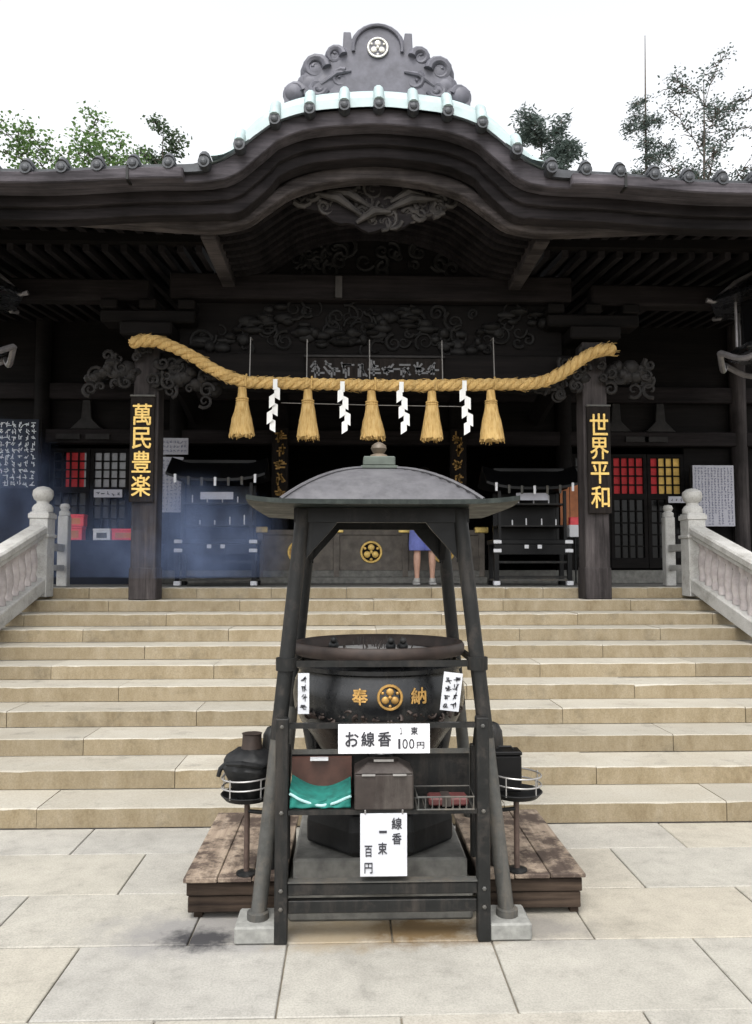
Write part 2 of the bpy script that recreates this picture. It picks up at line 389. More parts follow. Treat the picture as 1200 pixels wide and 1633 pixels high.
_glyph = {}
def glyph(ch, bold=0.02):                # outline mesh of a character, normalised to a unit box, in the xz plane, facing -y
    k = (ch, bold)
    if k in _glyph: return _glyph[k]
    cu = bpy.data.curves.new('glyph', 'FONT'); cu.body = ch; cu.extrude = 0.03; cu.offset = bold; cu.resolution_u = 3
    ob = bpy.data.objects.new('glyph', cu); col.objects.link(ob)
    dg = bpy.context.evaluated_depsgraph_get(); dg.update()
    me = ob.evaluated_get(dg).to_mesh()
    vs_ = [v.co.copy() for v in me.vertices]; fs = [tuple(p.vertices) for p in me.polygons]
    ob.evaluated_get(dg).to_mesh_clear(); bpy.data.objects.remove(ob); bpy.data.curves.remove(cu)
    if vs_:
        x0, x1 = min(v.x for v in vs_), max(v.x for v in vs_); y0, y1 = min(v.y for v in vs_), max(v.y for v in vs_)
    else: x0 = y0 = 0; x1 = y1 = 1
    vs_ = [((v.x - (x0 + x1) / 2) / (x1 - x0), -v.z, (v.y - (y0 + y1) / 2) / (y1 - y0)) for v in vs_]
    _glyph[k] = (vs_, fs, (x1 - x0) / max(1e-6, (y1 - y0))); return _glyph[k]
def write(ch, cx, cz, y, wd, ht, mat, parent, bold=0.02, depth=0.3, name='character', rot=0.0, yf=None):
    vs_, fs, _ = glyph(ch, 0.0); mb = MB(); ca, sa = math.cos(rot), math.sin(rot)
    for k, (ox, oz) in enumerate(((0, 0), (1, 0.4), (-1, -0.4), (0.4, -1), (-0.4, 1)) if bold > 0 else ((0, 0),)):
        out = []
        for x, yy, z in vs_:
            X, Z = (x * (1 - bold) + ox * bold * 0.8) * wd, (z * (1 - bold) + oz * bold * 0.8) * ht
            xx, zz = cx + X * ca - Z * sa, cz + X * sa + Z * ca
            out.append((xx, (yf(xx, zz) if yf else y) + yy * depth - 0.0004 * k, zz))
        mb.add(out, fs)
    return mb.build(name, mat, parent)
def scribble(mb, cx, cz, y, s, rng, n=5):   # an illegible brushed character
    for _ in range(n):
        a = rng.choice((0, 0, math.pi / 2, math.pi / 2, 0.9, -0.9)); l = s * rng.uniform(0.35, 0.85)
        ox, oz = cx + rng.uniform(-0.3, 0.3) * s, cz + rng.uniform(-0.35, 0.35) * s
        d = Vector((math.cos(a), 0, math.sin(a))) * l / 2
        mb.bar(Vector((ox, y, oz)) - d, Vector((ox, y, oz)) + d, s * 0.13, 0.003, up=(0, 1, 0))
def crest(parent, c, r, mat, name='crest', th=0.012, back=None):
    # ring with a three-lobed leaf
    mb = MB(); k = 28
    mb.tube([(c[0] + r * 0.9 * math.cos(2 * math.pi * i / k), c[1], c[2] + r * 0.9 * math.sin(2 * math.pi * i / k)) for i in range(k + 1)], r * 0.11, 6, False)
    for q in range(3):
        a = math.pi / 2 + q * 2 * math.pi / 3
        ex, ez = c[0] + r * 0.42 * math.cos(a), c[2] + r * 0.42 * math.sin(a)
        mb.ball((ex, c[1], ez), r * 0.30, th, r * 0.30, 10, 6)
        b_ = a + math.pi / 3
        mb.ball((c[0] + r * 0.66 * math.cos(b_), c[1], c[2] + r * 0.66 * math.sin(b_)), r * 0.13, th * 0.8, r * 0.13, 8, 5)
    mb.ball((c[0], c[1] - th * 0.3, c[2]), r * 0.16, th, r * 0.16, 8, 5)
    o = mb.build(name, mat, parent, True)
    if back:
        d = MB(); d.prism([(c[0] + r * math.cos(2 * math.pi * i / k), c[2] + r * math.sin(2 * math.pi * i / k)) for i in range(k)], c[1] + 0.002, c[1] + th + 0.006)
        d.build('crest_disc', back, parent)
    return o

# ================================================================== THE SETTING
g = MB(); g.add([(-900, -300, -0.06), (900, -300, -0.06), (900, 1500, -0.06), (-900, 1500, -0.06)], [(0, 1, 2, 3)])
gr = g.build('ground', 'earth'); gr['kind'] = 'structure'
# paving: rows 0.57 m deep, slabs 0.915 m wide, every other row shifted half a slab
pv = MB(); pv.box(-6.0, 6.0, 0.2, 5.30, -0.055, -0.014)
pave = pv.build('pavement', plain('joint mortar', (0.23, 0.20, 0.155), 0.95, 0, 0.3, 20)); pave['kind'] = 'structure'
rows = [5.300, 4.840, 4.255, 3.690, 3.105, 2.530, 1.955, 1.38, 0.8, 0.22]
rng = random.Random(3)
for i in range(len(rows) - 1):
    y1, y0 = rows[i], rows[i + 1]
    off = -0.065 if i % 2 == 0 else -0.535
    k0 = -6
    for k in range(k0, 7):
        xa = off + k * 0.915; xb = xa + 0.915
        if xb < -5.4 or xa > 5.4: continue
        j = 0.0035; dz = rng.uniform(-0.0025, 0.0025)
        m_ = MB().box(xa + j, xb - j, y0 + j, y1 - j, -0.05, dz)
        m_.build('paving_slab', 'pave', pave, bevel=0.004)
# distant rise of ground behind the hall, where the trees stand
hl = MB()
nx, ny = 40, 16
for j in range(ny):
    for i in range(nx):
        x = -60 + 120 * i / (nx - 1); y = 17.5 + 60 * j / (ny - 1)
        hl.v.append((x, y, -0.3 + 0.16 * (y - 17.5) + 0.5 * noise.noise(Vector((x * 0.1, y * 0.1, 0)))))
for j in range(ny - 1):
    for i in range(nx - 1):
        a = j * nx + i; hl.f.append((a, a + 1, a + 1 + nx, a + nx))
h_ = hl.build('hillside', plain('mossy hillside', (0.055, 0.075, 0.035), 0.95, 0, 0.5, 1.2, 0.5), smooth=True); h_['kind'] = 'structure'

# ================================================================== STAIRS
RS, D0, TR = 0.13, 5.308, 0.428
st = thing('stone_staircase', (0, D0, 0), 'broad flight of eleven tan granite steps up to the hall', 'stairs')
MB().box(-4.2, 4.2, D0 + 0.06, 9.70, -0.05, RS - 0.03).build('core', 'pinkstone', st)
for n in range(1, 11):
    MB().box(-4.2, 4.2, D0 + n * TR + 0.06, 9.70, n * RS - 0.032, (n + 1) * RS - 0.03).build('core', 'pinkstone', st)
for n in range(11):
    y0 = D0 + n * TR; z1 = (n + 1) * RS
    if n == 10: js = [-4.2, -3.79, -3.35, -2.08, -1.2, -0.3, 0.72, 1.62, 2.07, 3.35, 3.79, 4.2]
    elif n % 2: js = [-4.2] + [-3.0 + 1.5 * k for k in range(5)] + [4.2]
    else: js = [-4.2] + [-3.75 + 1.5 * k for k in range(6)] + [4.2]
    js = [js[0]] + [j_ + (rng.uniform(-0.02, 0.02) if n < 10 else 0) for j_ in js[1:-1]] + [js[-1]]
    for a, b in zip(js, js[1:]):
        dz = rng.uniform(-0.003, 0.003); dy = rng.uniform(-0.004, 0.004)
        x0 = a + 0.0025; x1 = b - 0.0025
        depth = TR + 0.02 if n < 10 else 0.34
        sb = MB(); ns = 14; yf, yb2, zb2, zt2 = y0 + dy, y0 + depth, z1 - RS + 0.004, z1 + dz
        for i in range(ns + 1):
            x = x0 + (x1 - x0) * i / ns; c_ = rng.uniform(0.004, 0.0075) + (rng.uniform(0.003, 0.008) if rng.random() < 0.10 else 0) + (0.004 if i in (0, ns) else 0)
            sb.v += [(x, yf, zb2), (x, yf + rng.uniform(-0.001, 0.001), zt2 - c_), (x, yf + c_ * 1.1, zt2 + rng.uniform(-0.001, 0.001)), (x, yb2, zt2), (x, yb2, zb2)]
        for i in range(ns):
            for k in range(5):
                a_, b_ = 5 * i + k, 5 * i + (k + 1) % 5; sb.f.append((a_, a_ + 5, b_ + 5, b_))
        sb.f.append((0, 1, 2, 3, 4)); e_ = 5 * ns; sb.f.append((e_ + 4, e_ + 3, e_ + 2, e_ + 1, e_))
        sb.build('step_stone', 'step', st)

# ================================================================== BALUSTRADES
FL = 11 * RS                                   # hall floor level
def balustrade(sg, label):
    X = sg * 3.87
    t = thing('stone_balustrade', (X, 9.45, FL), label, 'balustrade', 'stone balustrades beside the steps')
    ny0, ny1 = 9.34, 9.58
    nw = MB().box(X - 0.105, X + 0.105, ny0, ny1, 1.33, 2.32)
    nw.box(X - 0.125, X + 0.125, ny0 - 0.02, ny1 + 0.02, 2.02, 2.06); nw.box(X - 0.12, X + 0.12, ny0 - 0.015, ny1 + 0.015, 2.24, 2.30)
    nw.build('newel_post', 'balust', t, bevel=0.008)
    cp = MB().lathe([(0.115, 0), (0.118, 0.05), (0.095, 0.085), (0.07, 0.10), (0.07, 0.125), (0.10, 0.15), (0.118, 0.20), (0.112, 0.255), (0.07, 0.29), (0.01, 0.305)], 20, (X, 9.46, 2.322))
    cp.build('newel_cap', 'balust', t, True)
    ya, yb = 9.34, 4.9; sl = RS / TR
    za = lambda y: 2.13 - (ya - y) * sl * 0.97
    def sweep(name, y0, y1, wd, zlo, zhi, mat, bev=0.006):
        mb = MB()
        mb.add([(X - wd, y0, za(y0) + zlo), (X + wd, y0, za(y0) + zlo), (X + wd, y1, za(y1) + zlo), (X - wd, y1, za(y1) + zlo),
                (X - wd, y0, za(y0) + zhi), (X + wd, y0, za(y0) + zhi), (X + wd, y1, za(y1) + zhi), (X - wd, y1, za(y1) + zhi)],
               [(3, 2, 1, 0), (4, 5, 6, 7), (0, 1, 5, 4), (1, 2, 6, 5), (2, 3, 7, 6), (3, 0, 4, 7)])
        return mb.build(name, mat, t, bevel=bev)
    sweep('handrail', yb, ya, 0.105, -0.07, 0.03, 'balust', 0.02)
    sweep('handrail_bed', yb, ya, 0.075, -0.12, -0.072, 'balust')
    sweep('base_rail', yb, ya, 0.10, -0.75, -0.58, 'balust', 0.012)
    y = ya - 0.12
    while y > yb + 0.1:
        zt, zb = za(y) - 0.115, za(y) - 0.585
        MB().lathe([(0.045, zb), (0.045, zb + 0.06), (0.035, zb + 0.08), (0.052, zb + 0.17), (0.046, zb + 0.27), (0.03, zt - 0.09), (0.042, zt - 0.06), (0.045, zt)], 10, (X, y, 0)).build('baluster', 'pinkstone', t, True)
        y -= 0.16
    # low return rail along the terrace edge behind the newel
    px = sg * 3.91; py = 10.3
    p = MB().box(px - 0.065, px + 0.065, py - 0.065, py + 0.065, FL + 0.002, 2.33)
    p.build('terrace_post', 'balust', t, bevel=0.01)
    MB().lathe([(0.07, 0), (0.07, 0.05), (0.045, 0.07), (0.065, 0.11), (0.05, 0.15), (0.01, 0.16)], 14, (px, py, 2.332)).build('post_cap', 'balust', t, True)
    MB().bar((px, py - 0.07, 1.92), (X, ny1 + 0.005, 1.92), 0.07, 0.09).build('terrace_rail', 'balust', t, bevel=0.008)
    MB().bar((px, py - 0.07, 1.67), (X, ny1 + 0.005, 1.67), 0.07, 0.07).build('terrace_rail', 'balust', t, bevel=0.008)
balustrade(-1, 'pale stone balustrade with capped newel on the left of the steps')
balustrade(1, 'pale stone balustrade with capped newel on the right of the steps')

# ================================================================== TEMPLE HALL
hall = thing('temple_hall', (0, 12.3, 0), 'dark timber temple hall with curved karahafu gable over its porch', 'temple')
EV = interp([(0, 6.045), (0.33, 6.025), (0.65, 5.985), (0.965, 5.88), (1.10, 5.785), (1.225, 5.682), (1.35, 5.578), (1.48, 5.498), (1.63, 5.458), (1.80, 5.447), (2.1, 5.44), (3.24, 5.375), (5.2, 5.38), (7.0, 5.55)])
HB = interp([(0, 5.535), (0.4, 5.50), (0.82, 5.385), (1.08, 5.21), (1.32, 5.05), (1.66, 4.995), (2.45, 5.03), (3.2, 5.075), (3.75, 5.12), (7.0, 5.25)])
XS = frange(-6.9, 6.9, 231)
def sk_(x):
    s_ = (EV(x + 0.03) - EV(x - 0.03)) / 0.06; return math.sqrt(1 + s_ * s_)
# platform
tf = MB().box(-6.5, 6.5, 9.91, 16.5, 1.0, FL - 0.004).build('terrace_floor', 'plinthstone', hall)
tf2 = MB().box(-6.5, -4.21, 9.3, 9.905, 0.0, FL - 0.006).build('terrace_wall', 'plinthstone', hall)
tf3 = MB().box(4.21, 6.5, 9.3, 9.905, 0.0, FL - 0.006).build('terrace_wall', 'plinthstone', hall)
# ---- eave layers
roof = MB()
HC = interp([(0, 0.125), (1.1, 0.12), (1.4, 0.06), (1.75, -0.055), (7.0, -0.06)])
# sheet: rises steeply over the edge course then runs back at a low pitch
prof = [(7.22, 0.0, 0), (7.30, 0.35, 0), (7.38, 1.0, 0), (7.60, 1.0, 0.07), (8.6, 1.0, 0.40), (10.0, 1.0, 0.86), (12.0, 1.0, 1.40), (15.0, 1.0, 2.2)]
for y, k, dz in prof:
    for x in XS:
        e = EV(x) - 0.03 + HC(x) * k
        bl = max(0.0, min(1.0, (y - 7.6) / 3.5))
        e = e * (1 - bl) + (5.41) * bl if y > 7.6 else e
        roof.v.append((x, y, e + dz))
n = len(XS)
for j in range(len(prof) - 1):
    for i in range(n - 1):
        a = j * n + i; roof.f.append((a, a + 1, a + 1 + n, a + n))
rf = roof.build('roof', 'roofsheet', hall, True)
edge = MB().strip(XS, lambda x: EV(x) + 0.02 + HC(x), lambda x: EV(x) - 0.05, 7.245, 7.30)
# pale copper course, sloped back
XC = [x for x in XS if abs(x) < 1.62]; ec = MB(); m_ = len(XC)
for y, f_ in ((7.165, -0.55), (7.175, 0.15), (7.195, 0.2), (7.215, 0.62), (7.235, 0.66), (7.27, 1.05), (7.42, 1.15)):
    for x in XC: ec.v.append((x, y, EV(x) + 0.005 + (HC(x) + 0.01) * f_))
for j in range(6):
    for i in range(m_ - 1):
        a = j * m_ + i; ec.f.append((a, a + 1, a + 1 + m_, a + m_))
ec.build('edge_course', 'verdigris', rf, True)
for k in range(-21, 22):
    x = k * 0.322
    if abs(x) > 6.8: continue
    rb = MB(); h = HC(x)
    d = 0.03 if abs(x) < 1.3 else 0.0
    pth = [(x, 7.125, EV(x) - 0.045), (x, 7.16, EV(x) + 0.0 + h * 0.2), (x, 7.21, EV(x) + 0.02 + h * 0.7), (x, 7.28, EV(x) + 0.035 + h), (x, 7.5, EV(x) + 0.07 + h), (x, 8.2, EV(x) + 0.25 + h)]
    rb.tube(pth, [0.052, 0.052, 0.050, 0.048, 0.048, 0.045], 10)
    rb.build('roof_rib', 'verdigris' if abs(x) < 1.4 else 'roofcap', rf, True)
    cp = MB()
    cz = EV(x) - 0.075
    cp.prism([(x + 0.054 * math.cos(2 * math.pi * i / 16), cz + 0.054 * math.sin(2 * math.pi * i / 16)) for i in range(16)], 7.10, 7.205)
    cp.ball((x, 7.10, cz), 0.035, 0.018, 0.035, 10, 6)
    cp.build('cap_tile', 'roofcap', rf)
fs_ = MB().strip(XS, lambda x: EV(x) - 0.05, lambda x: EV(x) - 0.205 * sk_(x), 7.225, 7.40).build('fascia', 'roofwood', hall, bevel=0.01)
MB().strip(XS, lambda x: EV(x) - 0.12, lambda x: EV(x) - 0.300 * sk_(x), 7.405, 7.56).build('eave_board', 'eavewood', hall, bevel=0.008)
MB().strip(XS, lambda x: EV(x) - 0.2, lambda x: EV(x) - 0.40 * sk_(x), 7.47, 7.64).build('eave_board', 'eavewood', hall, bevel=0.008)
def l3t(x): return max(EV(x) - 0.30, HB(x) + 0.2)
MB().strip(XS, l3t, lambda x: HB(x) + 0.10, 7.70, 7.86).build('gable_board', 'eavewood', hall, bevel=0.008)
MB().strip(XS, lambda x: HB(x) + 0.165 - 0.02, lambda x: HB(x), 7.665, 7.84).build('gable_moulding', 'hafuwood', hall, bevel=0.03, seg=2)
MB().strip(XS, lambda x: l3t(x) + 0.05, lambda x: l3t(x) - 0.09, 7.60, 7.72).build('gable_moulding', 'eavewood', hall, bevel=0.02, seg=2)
# gutters on the straight eaves
for sg in (-1, 1):
    xs = frange(sg * 1.80, sg * 6.8, 20); xs.sort()
    gt = MB().strip(xs, lambda x: EV(x) - 0.105, lambda x: EV(x) - 0.215, 7.11, 7.222).build('gutter', 'roofwood', hall, bevel=0.012)
    for x in (2.3, 3.6, 4.9):
        MB().box(sg * x - 0.012, sg * x + 0.012, 7.10, 7.23, EV(x) - 0.225, EV(x) - 0.09).build('gutter_bracket', 'darksteel', gt)
# karahafu soffit and curved ribs
for sg in (-1, 1):
    xs = sorted(frange(sg * 1.625, sg * 6.85, 60))
    MB().strip(xs, lambda x: EV(x) - 0.012 + HC(x) * 0.8, lambda x: EV(x) - 0.13, 7.17, 7.224).build('edge_course', 'roofcap', rf)
KX = frange(-1.72, 1.72, 41)
MB().strip(KX, lambda x: HB(x) + 0.26, lambda x: HB(x) + 0.20, 7.86, 9.55).build('gable_soffit', 'darkwoody', hall)
for k in range(8):
    y = 7.98 + k * 0.19
    MB().strip(KX, lambda x: HB(x) + 0.198, lambda x: HB(x) + 0.08, y, y + 0.075).build('curved_rafter', 'darkwoody', hall)
for sg in (-1, 1):
    # beams running back from the gable to the porch beam
    MB().box(sg * 1.70 - 0.075, sg * 1.70 + 0.075, 7.87, 9.30, 4.985, 5.24).build('gable_beam', 'hafuwood', hall, bevel=0.01)
    xa, xb = sorted((sg * 1.80, sg * 6.8))
    sf = MB(); sf.add([(xa, 7.86, 5.36), (xb, 7.86, 5.42), (xb, 12.6, 6.1), (xa, 12.6, 6.0)], [(0, 1, 2, 3)])
    sf.build('soffit', 'darkwoody', hall)
    for k in range(24):
        x = sg * (1.93 + k * 0.205)
        MB().bar((x, 7.70, 5.215 + 0.018 * k * 0.2), (x, 12.3, 5.86 + 0.02 * k * 0.2), 0.075, 0.09).build('rafter', 'darkwoody', hall)
        MB().bar((x, 8.6, 5.17), (x, 12.3, 5.52), 0.07, 0.08).build('rafter', 'darkwoody', hall)
    MB().box(xa, xb, 8.52, 8.66, 5.215, 5.33).build('eave_purlin', 'darkwood', hall)
    # porch pillars
    px = sg * 2.63
    MB().box(px - 0.145, px + 0.145, 9.21, 9.50, 1.302, 4.35).build('porch_pillar', 'pillar', hall, bevel=0.018, seg=2)
    sh = MB().box(px - 0.155, px + 0.155, 9.20, 9.51, 1.303, 1.67).build('pillar_shoe', 'pillar', hall, bevel=0.008)
    # bracket block and beams above the pillar
    MB().box(px - 0.30, px + 0.30, 9.12, 9.60, 4.36, 4.52).build('bracket_block', 'darkwood', hall, bevel=0.02)
    MB().box(px - 0.55, px + 0.55, 9.2, 9.50, 4.53, 4.68).build('bracket_arm', 'darkwood', hall, bevel=0.02)
    for q in (-0.45, 0, 0.45):
        MB().box(px + q - 0.1, px + q + 0.1, 9.17, 9.53, 4.69, 4.80).build('bearing_block', 'darkwood', hall, bevel=0.015)
    MB().box(min(px, sg * 6.6), max(px, sg * 6.6), 9.24, 9.47, 4.81, 5.06).build('porch_beam', 'beam', hall, bevel=0.02)
    # tie beam from pillar back to the hall (curved)
    ys = frange(9.5, 12.2, 12)
    tb = MB(); tb.tube([(px, y, 4.0 + 0.22 * math.sin((y - 9.5) / 2.7 * math.pi)) for y in ys], 0.14, 8); tb.build('tie_beam', 'darkwood', hall, True)
# main porch beam, carved frieze, upper beam
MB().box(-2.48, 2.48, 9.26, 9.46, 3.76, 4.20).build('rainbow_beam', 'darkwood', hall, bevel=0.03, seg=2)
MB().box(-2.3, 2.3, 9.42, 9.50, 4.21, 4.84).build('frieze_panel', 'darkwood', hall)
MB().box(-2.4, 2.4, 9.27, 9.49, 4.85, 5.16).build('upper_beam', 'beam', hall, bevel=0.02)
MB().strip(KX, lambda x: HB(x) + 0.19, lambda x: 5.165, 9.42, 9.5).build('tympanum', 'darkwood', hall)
MB().box(-0.44, -0.36, 9.23, 9.27, 4.86, 5.12).build('beam_plate', 'carvinglight', hall)
rn = random.Random(11)
fr = MB()
for k in range(60):
    x = rn.uniform(-2.1, 2.1); z = rn.uniform(4.28, 4.78)
    fr.curl((x, 9.38, z), rn.uniform(0.06, 0.15), rn.uniform(0.8, 1.6), rn.uniform(0, 6.28), rn.choice((-1, 1)), rn.uniform(0.014, 0.024), 6)
for k in range(90):
    x = rn.uniform(-2.1, 2.1); fr.ball((x, 9.40, 4.52 + 0.16 * math.sin(x * 4.2) + rn.uniform(-0.12, 0.12)), rn.uniform(0.05, 0.13), rn.uniform(0.03, 0.09), rn.uniform(0.03, 0.08), 9, 6)
fr.build('carved_frieze', 'frieze', hall, True)['kind'] = 'stuff'
tc_ = MB()
for k in range(26):
    x = rn.uniform(-1.0, 1.0); z = rn.uniform(5.18, 5.18 + max(0.05, HB(x) - 5.1))
    tc_.curl((x, 9.36, z), rn.uniform(0.06, 0.14), 1.2, rn.uniform(0, 6.28), rn.choice((-1, 1)), 0.028, 6)
tc_.build('carved_tympanum', 'frieze', hall, True)['kind'] = 'stuff'
# carved gable pendant (phoenix and clouds) under the gable moulding
pd = MB()
outl = []
for i in range(25):
    f_ = i / 24; x = -0.88 + 1.76 * f_; outl.append((x, min(HB(x) + 0.16, 5.60)))
for i in range(25):
    f_ = i / 24; x = 0.88 - 1.76 * f_; outl.append((x, 5.13 + 0.33 * (abs(x) / 0.88) ** 1.5 + 0.025 * math.sin(x * 19)))
pd.prism(outl, 7.97, 8.03)
pdo = pd.build('gable_pendant', 'eavewood', hall)
pc = MB()
for k in range(46):
    x = rn.uniform(-0.84, 0.84); zlo = 5.16 + 0.33 * (abs(x) / 0.88) ** 1.5; z = rn.uniform(zlo, max(zlo + 0.02, min(HB(x) + 0.09, 5.57)))
    pc.curl((x, 7.955, z), rn.uniform(0.05, 0.12), rn.uniform(0.7, 1.5), rn.uniform(0, 6.28), rn.choice((-1, 1)), rn.uniform(0.018, 0.032), 6)
for x0, z0, x1, z1 in ((-0.62, 5.50, -0.15, 5.28), (-0.5, 5.52, -0.05, 5.36), (0.1, 5.33, 0.62, 5.46), (0.15, 5.42, 0.5, 5.50), (-0.2, 5.2, 0.15, 5.32)):
    pc.tube([(x0, 7.94, z0), ((x0 + x1) / 2, 7.90, (z0 + z1) / 2 + 0.05), (x1, 7.94, z1)], [0.02, 0.05, 0.018], 7)
pc.build('pendant_carving', 'carvinglight', pdo, True)
# carved lion nosings either side of each pillar
def nosing(px, sg):
    mb = MB(); c = Vector((px, 9.30, 3.92))
    for s2, ext in ((-1, 0.52 if sg < 0 else 0.66), (1, 0.66 if sg < 0 else 0.52)):
        for k in range(11):
            f_ = k / 10
            mb.ball((px + s2 * (0.12 + f_ * ext), 9.28 - 0.06 * math.sin(f_ * 3), 3.98 - (0.20 * f_ if s2 == -sg else 0.05 * f_) + rn.uniform(-0.09, 0.09)), rn.uniform(0.07, 0.11), 0.11, rn.uniform(0.06, 0.1), 9, 6)
        for k in range(14):
            f_ = rn.random()
            mb.curl((px + s2 * (0.15 + f_ * ext), 9.17 - 0.02 * rn.random(), 3.95 - (0.22 * f_ if s2 == -sg else 0.03 * f_) + rn.uniform(-0.2, 0.2)), rn.uniform(0.05, 0.12), rn.uniform(0.9, 1.6), rn.uniform(0, 6.28), rn.choice((-1, 1)), rn.uniform(0.018, 0.03), 6)
    for k in range(10):
        mb.curl((px + rn.uniform(-0.28, 0.28), 9.12, 3.85 + rn.uniform(-0.12, 0.36)), rn.uniform(0.05, 0.1), 1.3, rn.uniform(0, 6.28), 1, 0.025, 6)
    mb.build('carved_nosing', 'carving', hall, True)
nosing(-2.63, -1); nosing(2.63, 1)

# ---- ridge ornament over the gable
OY = 7.5
on = MB()
out = [(-0.60, 6.10), (-0.72, 6.26), (-0.73, 6.44), (-0.66, 6.56), (-0.54, 6.62), (-0.42, 6.66), (-0.345, 6.69), (-0.335, 6.90), (-0.265, 6.90), (-0.25, 6.80)]
arc = [(0.275 * math.cos(math.pi - math.pi * i / 12), 6.73 + 0.27 * math.sin(math.pi - math.pi * i / 12)) for i in range(1, 12)]
out = out + arc + [(-x, z) for x, z in reversed(out)]
on.prism(out, OY - 0.05, OY + 0.17)
oro = on.build('ridge_ornament', 'oni', rf, bevel=0.02)
oc = MB()
for sg in (-1, 1):
    oc.curl((sg * 0.61, OY - 0.05, 6.53), 0.115, 1.5, R(180 if sg > 0 else 0), -sg, 0.05, 9); oc.curl((sg * 0.42, OY - 0.06, 6.655), 0.085, 1.4, R(180 if sg > 0 else 0), -sg, 0.042, 9)
    oc.curl((sg * 0.81, OY - 0.02, 6.30), 0.085, 1.4, R(180 if sg > 0 else 0), -sg, 0.042, 9); oc.curl((sg * 0.58, OY - 0.06, 6.33), 0.10, 1.4, R(200 if sg > 0 else -20), sg, 0.035, 8)
    oc.curl((sg * 0.36, OY - 0.06, 6.42), 0.09, 1.3, R(60), -sg, 0.03, 8)
    oc.tube([(sg * 0.26, OY - 0.055, 6.50), (sg * 0.40, OY - 0.06, 6.47), (sg * 0.55, OY - 0.05, 6.36)], [0.015, 0.025, 0.015], 7)
    oc.box(sg * 0.82 - 0.09, sg * 0.82 + 0.09, OY - 0.02, OY + 0.14, 6.12, 6.34)
oc.tube([(0.24 * math.cos(a), OY - 0.06, 6.73 + 0.235 * math.sin(a)) for a in frange(-0.15, math.pi + 0.15, 20)], 0.018, 7)
oc.box(-0.5, 0.5, OY - 0.075, OY - 0.045, 6.24, 6.29)
for sg in (-1, 1):
    for x, z, r_ in ((0.61, 6.52, 0.15), (0.42, 6.65, 0.115), (0.81, 6.295, 0.12), (0.50, 6.38, 0.20), (0.66, 6.38, 0.14)):
        oc.ball((sg * x, OY + 0.03, z), r_, 0.09, r_, 18, 9)
oc.build('scroll', 'oni', rf, True)
crest(rf, (0, OY - 0.065, 6.735), 0.105, 'silver', 'crest', 0.012, 'oni')

# ================================================================== HALL FRONT (behind the porch)
WY = 12.3
def lattice_door(x0, x1, z0, z1, name='lattice_door', up=None, mid=2.78):
    w_ = x1 - x0
    d = MB()
    f_ = 0.055
    d.box(x0, x0 + f_, WY, WY + 0.06, z0, z1); d.box(x1 - f_, x1, WY, WY + 0.06, z0, z1)
    d.box(x0 + f_, x1 - f_, WY, WY + 0.06, z1 - 0.06, z1); d.box(x0 + f_, x1 - f_, WY, WY + 0.06, mid - 0.045, mid + 0.045); d.box(x0 + f_, x1 - f_, WY, WY + 0.06, z0, z0 + 0.16)
    D = d.build(name, 'darkwood', hall)
    nb = 3
    for k in range(1, nb + 1):
        x = x0 + f_ + (w_ - 2 * f_) * k / (nb + 1)
        MB().box(x - 0.011, x + 0.011, WY + 0.012, WY + 0.04, mid + 0.046, z1 - 0.061).build('lattice_bar', 'darkwood', D)
        MB().box(x - 0.011, x + 0.011, WY + 0.012, WY + 0.04, z0 + 0.161, mid - 0.046).build('lattice_bar', 'darkwood', D)
    for k in range(1, 4):
        z = mid + 0.045 + (z1 - 0.06 - mid - 0.045) * k / 4
        MB().box(x0 + f_, x1 - f_, WY + 0.015, WY + 0.037, z - 0.010, z + 0.010).build('lattice_bar', 'darkwood', D)
    for k in range(1, 5):
        z = z0 + 0.16 + (mid - 0.045 - z0 - 0.16) * k / 5
        MB().box(x0 + f_, x1 - f_, WY + 0.015, WY + 0.037, z - 0.010, z + 0.010).build('lattice_bar', 'darkwood', D)
    MB().box(x0 + f_ + 0.001, x1 - f_ - 0.001, WY + 0.042, WY + 0.050, z0 + 0.161, mid - 0.046).build('pane', 'darkpane', D)
    xa = x0 + f_ + 0.001
    for frac0, frac1, mt in up or [(0, 1, 'darkpane')]:
        L_ = (w_ - 2 * f_ - 0.002)
        MB().box(xa + L_ * frac0, xa + L_ * frac1 - 0.001, WY + 0.042, WY + 0.050, mid + 0.046, z1 - 0.061).build('pane', mt, D)
    return D
SZ = 1.66
MB().box(-6.4, 6.4, 12.05, 12.30, FL - 0.003, FL + 0.20).build('sill', 'plinthstone', hall, bevel=0.01)
lattice_door(3.82, 4.40, SZ, 3.45, up=[(0, 1, 'red')]); lattice_door(4.41, 4.99, SZ, 3.45, up=[(0, 0.3, 'red'), (0.3, 1, 'yellow')])
lattice_door(-4.86, -4.26, SZ, 3.50, up=[(0, 0.35, 'darkpane'), (0.35, 0.92, 'red'), (0.92, 1, 'pane')], mid=2.86); lattice_door(-4.25, -3.66, SZ, 3.50, up=[(0, 1, 'pane')], mid=2.86)
lattice_door(3.22, 3.81, SZ, 3.45); lattice_door(-3.65, -3.05, SZ, 3.50, mid=2.86)
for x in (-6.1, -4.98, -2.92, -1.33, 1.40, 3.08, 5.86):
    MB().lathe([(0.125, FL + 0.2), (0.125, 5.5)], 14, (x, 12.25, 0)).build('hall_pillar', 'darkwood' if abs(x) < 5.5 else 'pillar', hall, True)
MB().box(-6.4, 6.4, 12.16, 12.34, 3.56, 3.78).build('door_lintel', 'beam', hall, bevel=0.01)
MB().box(-6.4, 6.4, 12.2, 12.32, 4.25, 4.5).build('wall_beam', 'beam', hall, bevel=0.01)
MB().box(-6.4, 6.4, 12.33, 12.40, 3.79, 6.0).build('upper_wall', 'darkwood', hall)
MB().box(-6.4, -4.99, 12.31, 12.40, SZ, 3.55).build('side_wall', 'darkwood', hall)
